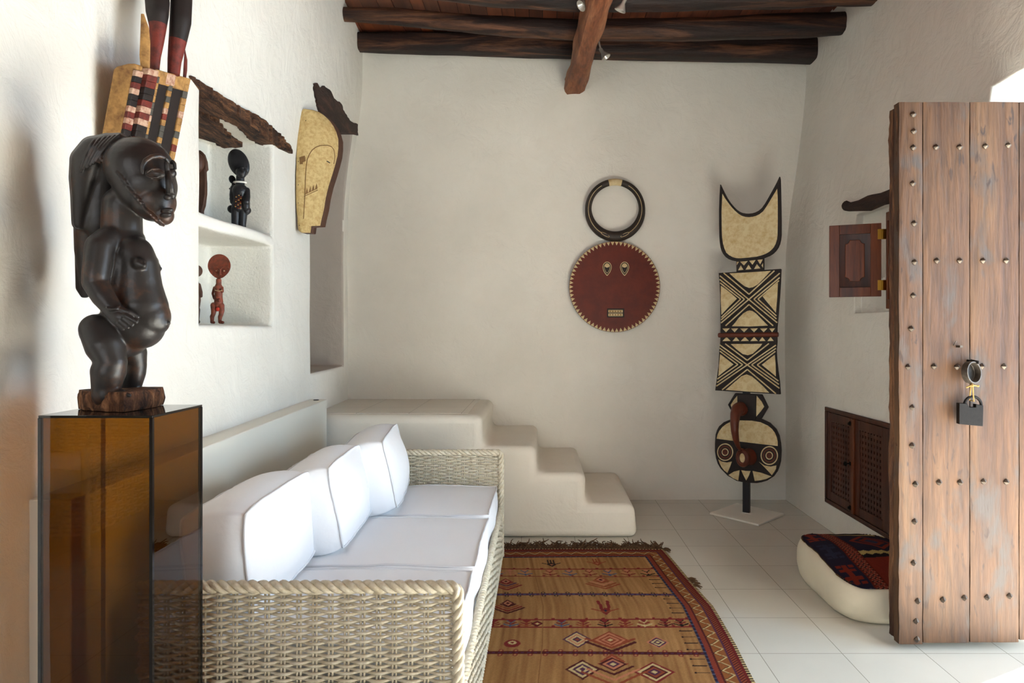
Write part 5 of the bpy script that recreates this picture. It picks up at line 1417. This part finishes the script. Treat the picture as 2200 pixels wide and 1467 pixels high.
mb.tube(Pf, rf, 14); mk('horn', mb, M_horn, pk, angle=180)

# ------------------------------------------------------------------ figures in the niche
db = root('ebony_doll', (-1.45, 3.16, 1.79)); tag(db, 'black wooden doll with a child on its back, on the niche shelf', 'figurine')
DB = 3.15
def T(px, py, dd=0.0): return W(px, py, DB + dd)
def tq(r): return r * DB / F
KX = 180 / 1257
def u2(L): return [((420 + x * KX), (290 + y * KX)) for x, y in L]
mb = MB()
def cp(L, n=14): mb.chain([(T(420 + x * KX, 290 + y * KX, d), tq(r * KX)) for x, y, d, r in L], n)
mb.ell(T(420 + 648 * KX, 290 + 420 * KX), (tq(150 * KX), tq(60 * KX), tq(222 * KX)), Matrix.Rotation(R(-24), 3, 'Y'), 28, 18)
cp([(690, 560, -0.02, 80), (700, 600, -0.022, 50)]); cp([(690, 500, -0.035, 14), (712, 560, -0.045, 16)]); 
mb.tube([T(420 + x * KX, 290 + y * KX, d) for x, y, d in ((640, 520, -0.03), (670, 490, -0.036), (720, 480, -0.036), (770, 500, -0.03))], tq(10 * KX), 6)
cp([(672, 620, 0, 58), (672, 740, 0, 62)])
cp([(665, 790, 0, 80), (672, 850, 0, 118), (668, 960, 0, 100), (655, 1080, 0, 105)], 18)
cp([(575, 800, 0, 52), (560, 900, -0.01, 48), (565, 1000, -0.01, 46)]); cp([(770, 830, 0, 46), (775, 930, -0.015, 45), (760, 1000, -0.03, 50)])
cp([(540, 1110, 0.01, 60), (545, 1120, 0.01, 55)]); cp([(770, 1130, 0.0, 62), (765, 1150, 0.0, 50)]); cp([(760, 1010, -0.02, 55), (760, 1080, -0.02, 52)])
cp([(610, 1110, -0.005, 72), (605, 1220, -0.005, 64), (600, 1330, -0.005, 58), (600, 1440, -0.005, 62)]); cp([(715, 1130, 0, 66), (710, 1240, 0, 58), (704, 1350, 0, 52), (704, 1450, 0, 56)])
sculpt('body', mb, M_dollblk, db, voxel=0.0018, it=3)
mb = MB(); mb.ell(T(420 + 552 * KX, 290 + 668 * KX, 0.02), (tq(50 * KX), tq(35 * KX), tq(66 * KX)), Matrix.Rotation(R(-18), 3, 'Y')); cp([(575, 730, 0.02, 30), (570, 810, 0.02, 34), (520, 805, 0.01, 16)]); cp([(560, 900, 0.02, 40), (535, 960, 0.0, 26)])
mk('child', mb, M_dollblk, db)
mb = MB(); c_ = T(420 + 668 * KX, 290 + 712 * KX); mb.tube([c_ + Vector((tq(86 * KX) * math.cos(a), tq(70 * KX) * math.sin(a), 0.001 * math.sin(a))) for a in [2 * math.pi * k / 24 for k in range(24)]], tq(14 * KX), 8, closed=True); mk('collar', mb, M_plate, db)
mb = MB(); rnd = random.Random(2)
pal = [M_redp, M_ochre, M_blackp]
for i in range(9):
    for j in range(3):
        x = 610 + 34 * j - i * 2 + 6; y = 905 + 24 * i; mb.ell(T(420 + x * KX, 290 + y * KX, -tq(102 * KX) + 0.002), (tq(17 * KX), 0.003, tq(12 * KX)), nu=8, nv=6, m=(i + j) % 3)
mk('bead_apron', mb, pal, db)

rd = root('red_doll', (-1.45, 3.0, 1.326)); tag(rd, 'red wooden doll with a flat round head, standing in the lower niche', 'figurine')
DR = 3.0; KR = 180 / 1200
def T2(x, y, dd=0.0): return W(420 + x * KR, 500 + y * KR, DR + dd)
def rq(r): return r * KR * DR / F
mb = MB(); disc = []
for k in range(40):
    a = 2 * math.pi * k / 40; s_ = 1 - 0.22 * max(0, math.sin(a)) ** 3 * 0
    disc.append((340 + 165 * math.cos(a) * (1 - 0.25 * max(0, math.sin(a)) ** 2), 475 + (170 if math.sin(a) < 0 else 182) * math.sin(a)))
mb.prism([T2(x, y, -0.009) for x, y in disc], [T2(x, y, 0.009) for x, y in disc])
for sg in (-1, 1): mb.tube([T2(350 + sg * dx, y, -0.010) for dx, y in ((12, 600), (10, 540), (18, 510), (50, 492), (100, 490), (140, 515))], rq(9), 6)
mb.tube([T2(350, 520, -0.012), T2(352, 570, -0.015), T2(355, 605, -0.018)], [rq(10), rq(14), rq(18)], 8)
for x in (305, 402): mb.ell(T2(x, 545, -0.010), (rq(24), rq(16), rq(16)))
mb.ell(T2(352, 640, -0.010), (rq(26), rq(12), rq(9)))
mk('head', mb, M_dollred, rd, bevel=0.0012)
mb = MB()
def cr(L, n=12): mb.chain([(T2(x, y, d), rq(r)) for x, y, d, r in L], n)
cr([(335, 640, 0, 24), (330, 760, 0, 24)])
for y in (670, 690, 710, 730): mb.tube([T2(333, y, 0) + Vector((rq(31) * math.cos(t), rq(31) * math.sin(t), 0)) for t in [2 * math.pi * k / 16 for k in range(16)]], rq(8), 6, closed=True)
cr([(330, 775, 0, 52), (330, 830, 0, 54), (330, 920, 0, 54), (332, 990, 0, 60), (325, 1040, 0, 48)], 16)
for x in (310, 365): mb.ell(T2(x, 815, -0.014), rq(18))
mb.ell(T2(335, 965, -0.017), rq(24))
cr([(272, 785, 0, 20), (246, 870, 0.004, 17), (268, 945, 0.004, 15)]); cr([(382, 785, 0, 20), (385, 840, -0.006, 20)])
cr([(262, 1040, 0, 46), (262, 1110, -0.004, 38), (255, 1165, -0.006, 30), (238, 1200, 0, 30), (238, 1250, 0, 25), (236, 1278, 0, 24), (262, 1284, -0.012, 20)])
cr([(368, 1040, 0, 44), (375, 1110, -0.004, 38), (368, 1165, -0.006, 31), (352, 1205, 0, 30), (350, 1250, 0, 25), (350, 1278, 0, 24), (390, 1284, -0.012, 22)])
sculpt('body', mb, M_dollred, rd, voxel=0.0016, it=3)
mb = MB(); mb.ell(T2(318, 1095, -0.012), (rq(32), rq(20), rq(30))); mk('loincloth', mb, paint('scarlet_cloth', rgb(196, 60, 44), 0.9, 0.2, 60), rd)
mb = MB()
for x in (300, 408): mb.ell(T2(x, 545, -0.013), rq(8), nu=8, nv=6)
mb.tube([T2(280, 822, -0.016), T2(330, 835, -0.021), T2(385, 826, -0.016)], rq(5), 6); mk('beads', mb, M_cream, rd)

# two more pieces half hidden behind the niche's near edge
d2 = root('dark_figurine', (-1.6, 2.93, 1.326)); tag(d2, 'slim dark figurine in the lower niche, mostly hidden by the wall edge', 'figurine')
def V2(px, py, d=2.98): return W(px, py, d)
mb = MB()
mb.ell(V2(423, 582), (0.024, 0.02, 0.027)); mb.chain([(V2(421, 600), 0.010), (V2(419, 615), 0.020), (V2(419, 645), 0.024), (V2(418, 665), 0.020)], 12)
mb.chain([(V2(427, 612), 0.009), (V2(431, 628), 0.009), (V2(432, 636), 0.007)], 10)
for x in (415, 423): mb.chain([(V2(x, 665), 0.014), (V2(x, 690), 0.010), (V2(x + 2, 691), 0.010)], 10)
sculpt('body', mb, M_brown, d2, voxel=0.0018, it=3)
d3 = root('brown_mask', (-1.6, 2.9, 1.785)); tag(d3, 'brown wooden mask leaning on the niche shelf, mostly hidden by the wall edge', 'mask')
mb = MB(); dm = 3.02
ol = [(420, 322), (430, 322), (437, 330), (442, 345), (444, 363), (440, 365), (440, 390), (441, 415), (438, 440), (434, 452), (434, 460), (424, 466), (412, 440), (408, 400), (410, 350)]
fr = [W(x, y, dm - 0.02 * (1 - abs(y - 395) / 75)) for x, y in ol]; mb.prism(fr, [p + Vector((-0.004, 0.03, 0)) for p in fr]); mk('face', mb, M_brown, d3, bevel=0.006)
mb = MB(); mb.ell(W(424, 350, dm - 0.012), (0.032, 0.03, 0.045)); mk('brow', mb, M_brown, d3)
mb = MB(); mb.chain([(W(424, 462, dm + 0.01), 0.012), (W(424, 478, dm + 0.02), 0.010)]); mk('handle', mb, M_brown, d3)

# ------------------------------------------------------------------ wicker armchair behind the viewpoint (seen mirrored in the plinth)
ac = root('wicker_armchair', (-2.9, -1.1, 0)); tag(ac, 'white wicker armchair seen only as a reflection in the amber plinth', 'armchair')
ax0, ax1, ay0, ay1 = -3.25, -2.6, -1.45, -0.8
mb = MB(); weave(mb, (ax1, ay0, 0.12), (0, 1, 0), (0, 0, 1), (1, 0, 0), 0.65, 0.5, 0.07, 0.022, 0.008, 0.006, 11, per=4); mk('arm', mb, M_wick, ac, angle=180)
mb = MB(); weave(mb, (ax0, ay0, 0.12), (0, 1, 0), (0, 0, 1), (1, 0, 0), 0.65, 0.5, 0.07, 0.022, 0.008, 0.006, 12, per=4); mk('arm', mb, M_wick, ac, angle=180)
mb = MB(); weave(mb, (ax0, ay0, 0.12), (1, 0, 0), (0, 0, 1), (0, -1, 0), 0.65, 0.66, 0.07, 0.022, 0.008, 0.006, 13, per=4); mk('backrest', mb, M_wick, ac, angle=180)
mb = MB(); weave(mb, (ax0, ay1, 0.12), (1, 0, 0), (0, 0, 1), (0, 1, 0), 0.65, 0.24, 0.07, 0.022, 0.008, 0.006, 14, per=4); mk('front_panel', mb, M_wick, ac, angle=180)
for x in (ax0, ax1):
    for y in (ay0, ay1):
        mb = MB(); mb.tube([(x, y, 0), (x, y, 0.62)], 0.022, 10); mk('leg', mb, M_wick, ac)
cushion('seat_cushion', (-2.925, -1.12, 0.43), (0.60, 0.60, 0.13), Matrix.Identity(3), (0.01, 0.01, 0.015), 'white seat cushion on the armchair mirrored in the amber plinth', None, 'cushion', 51, n=12)
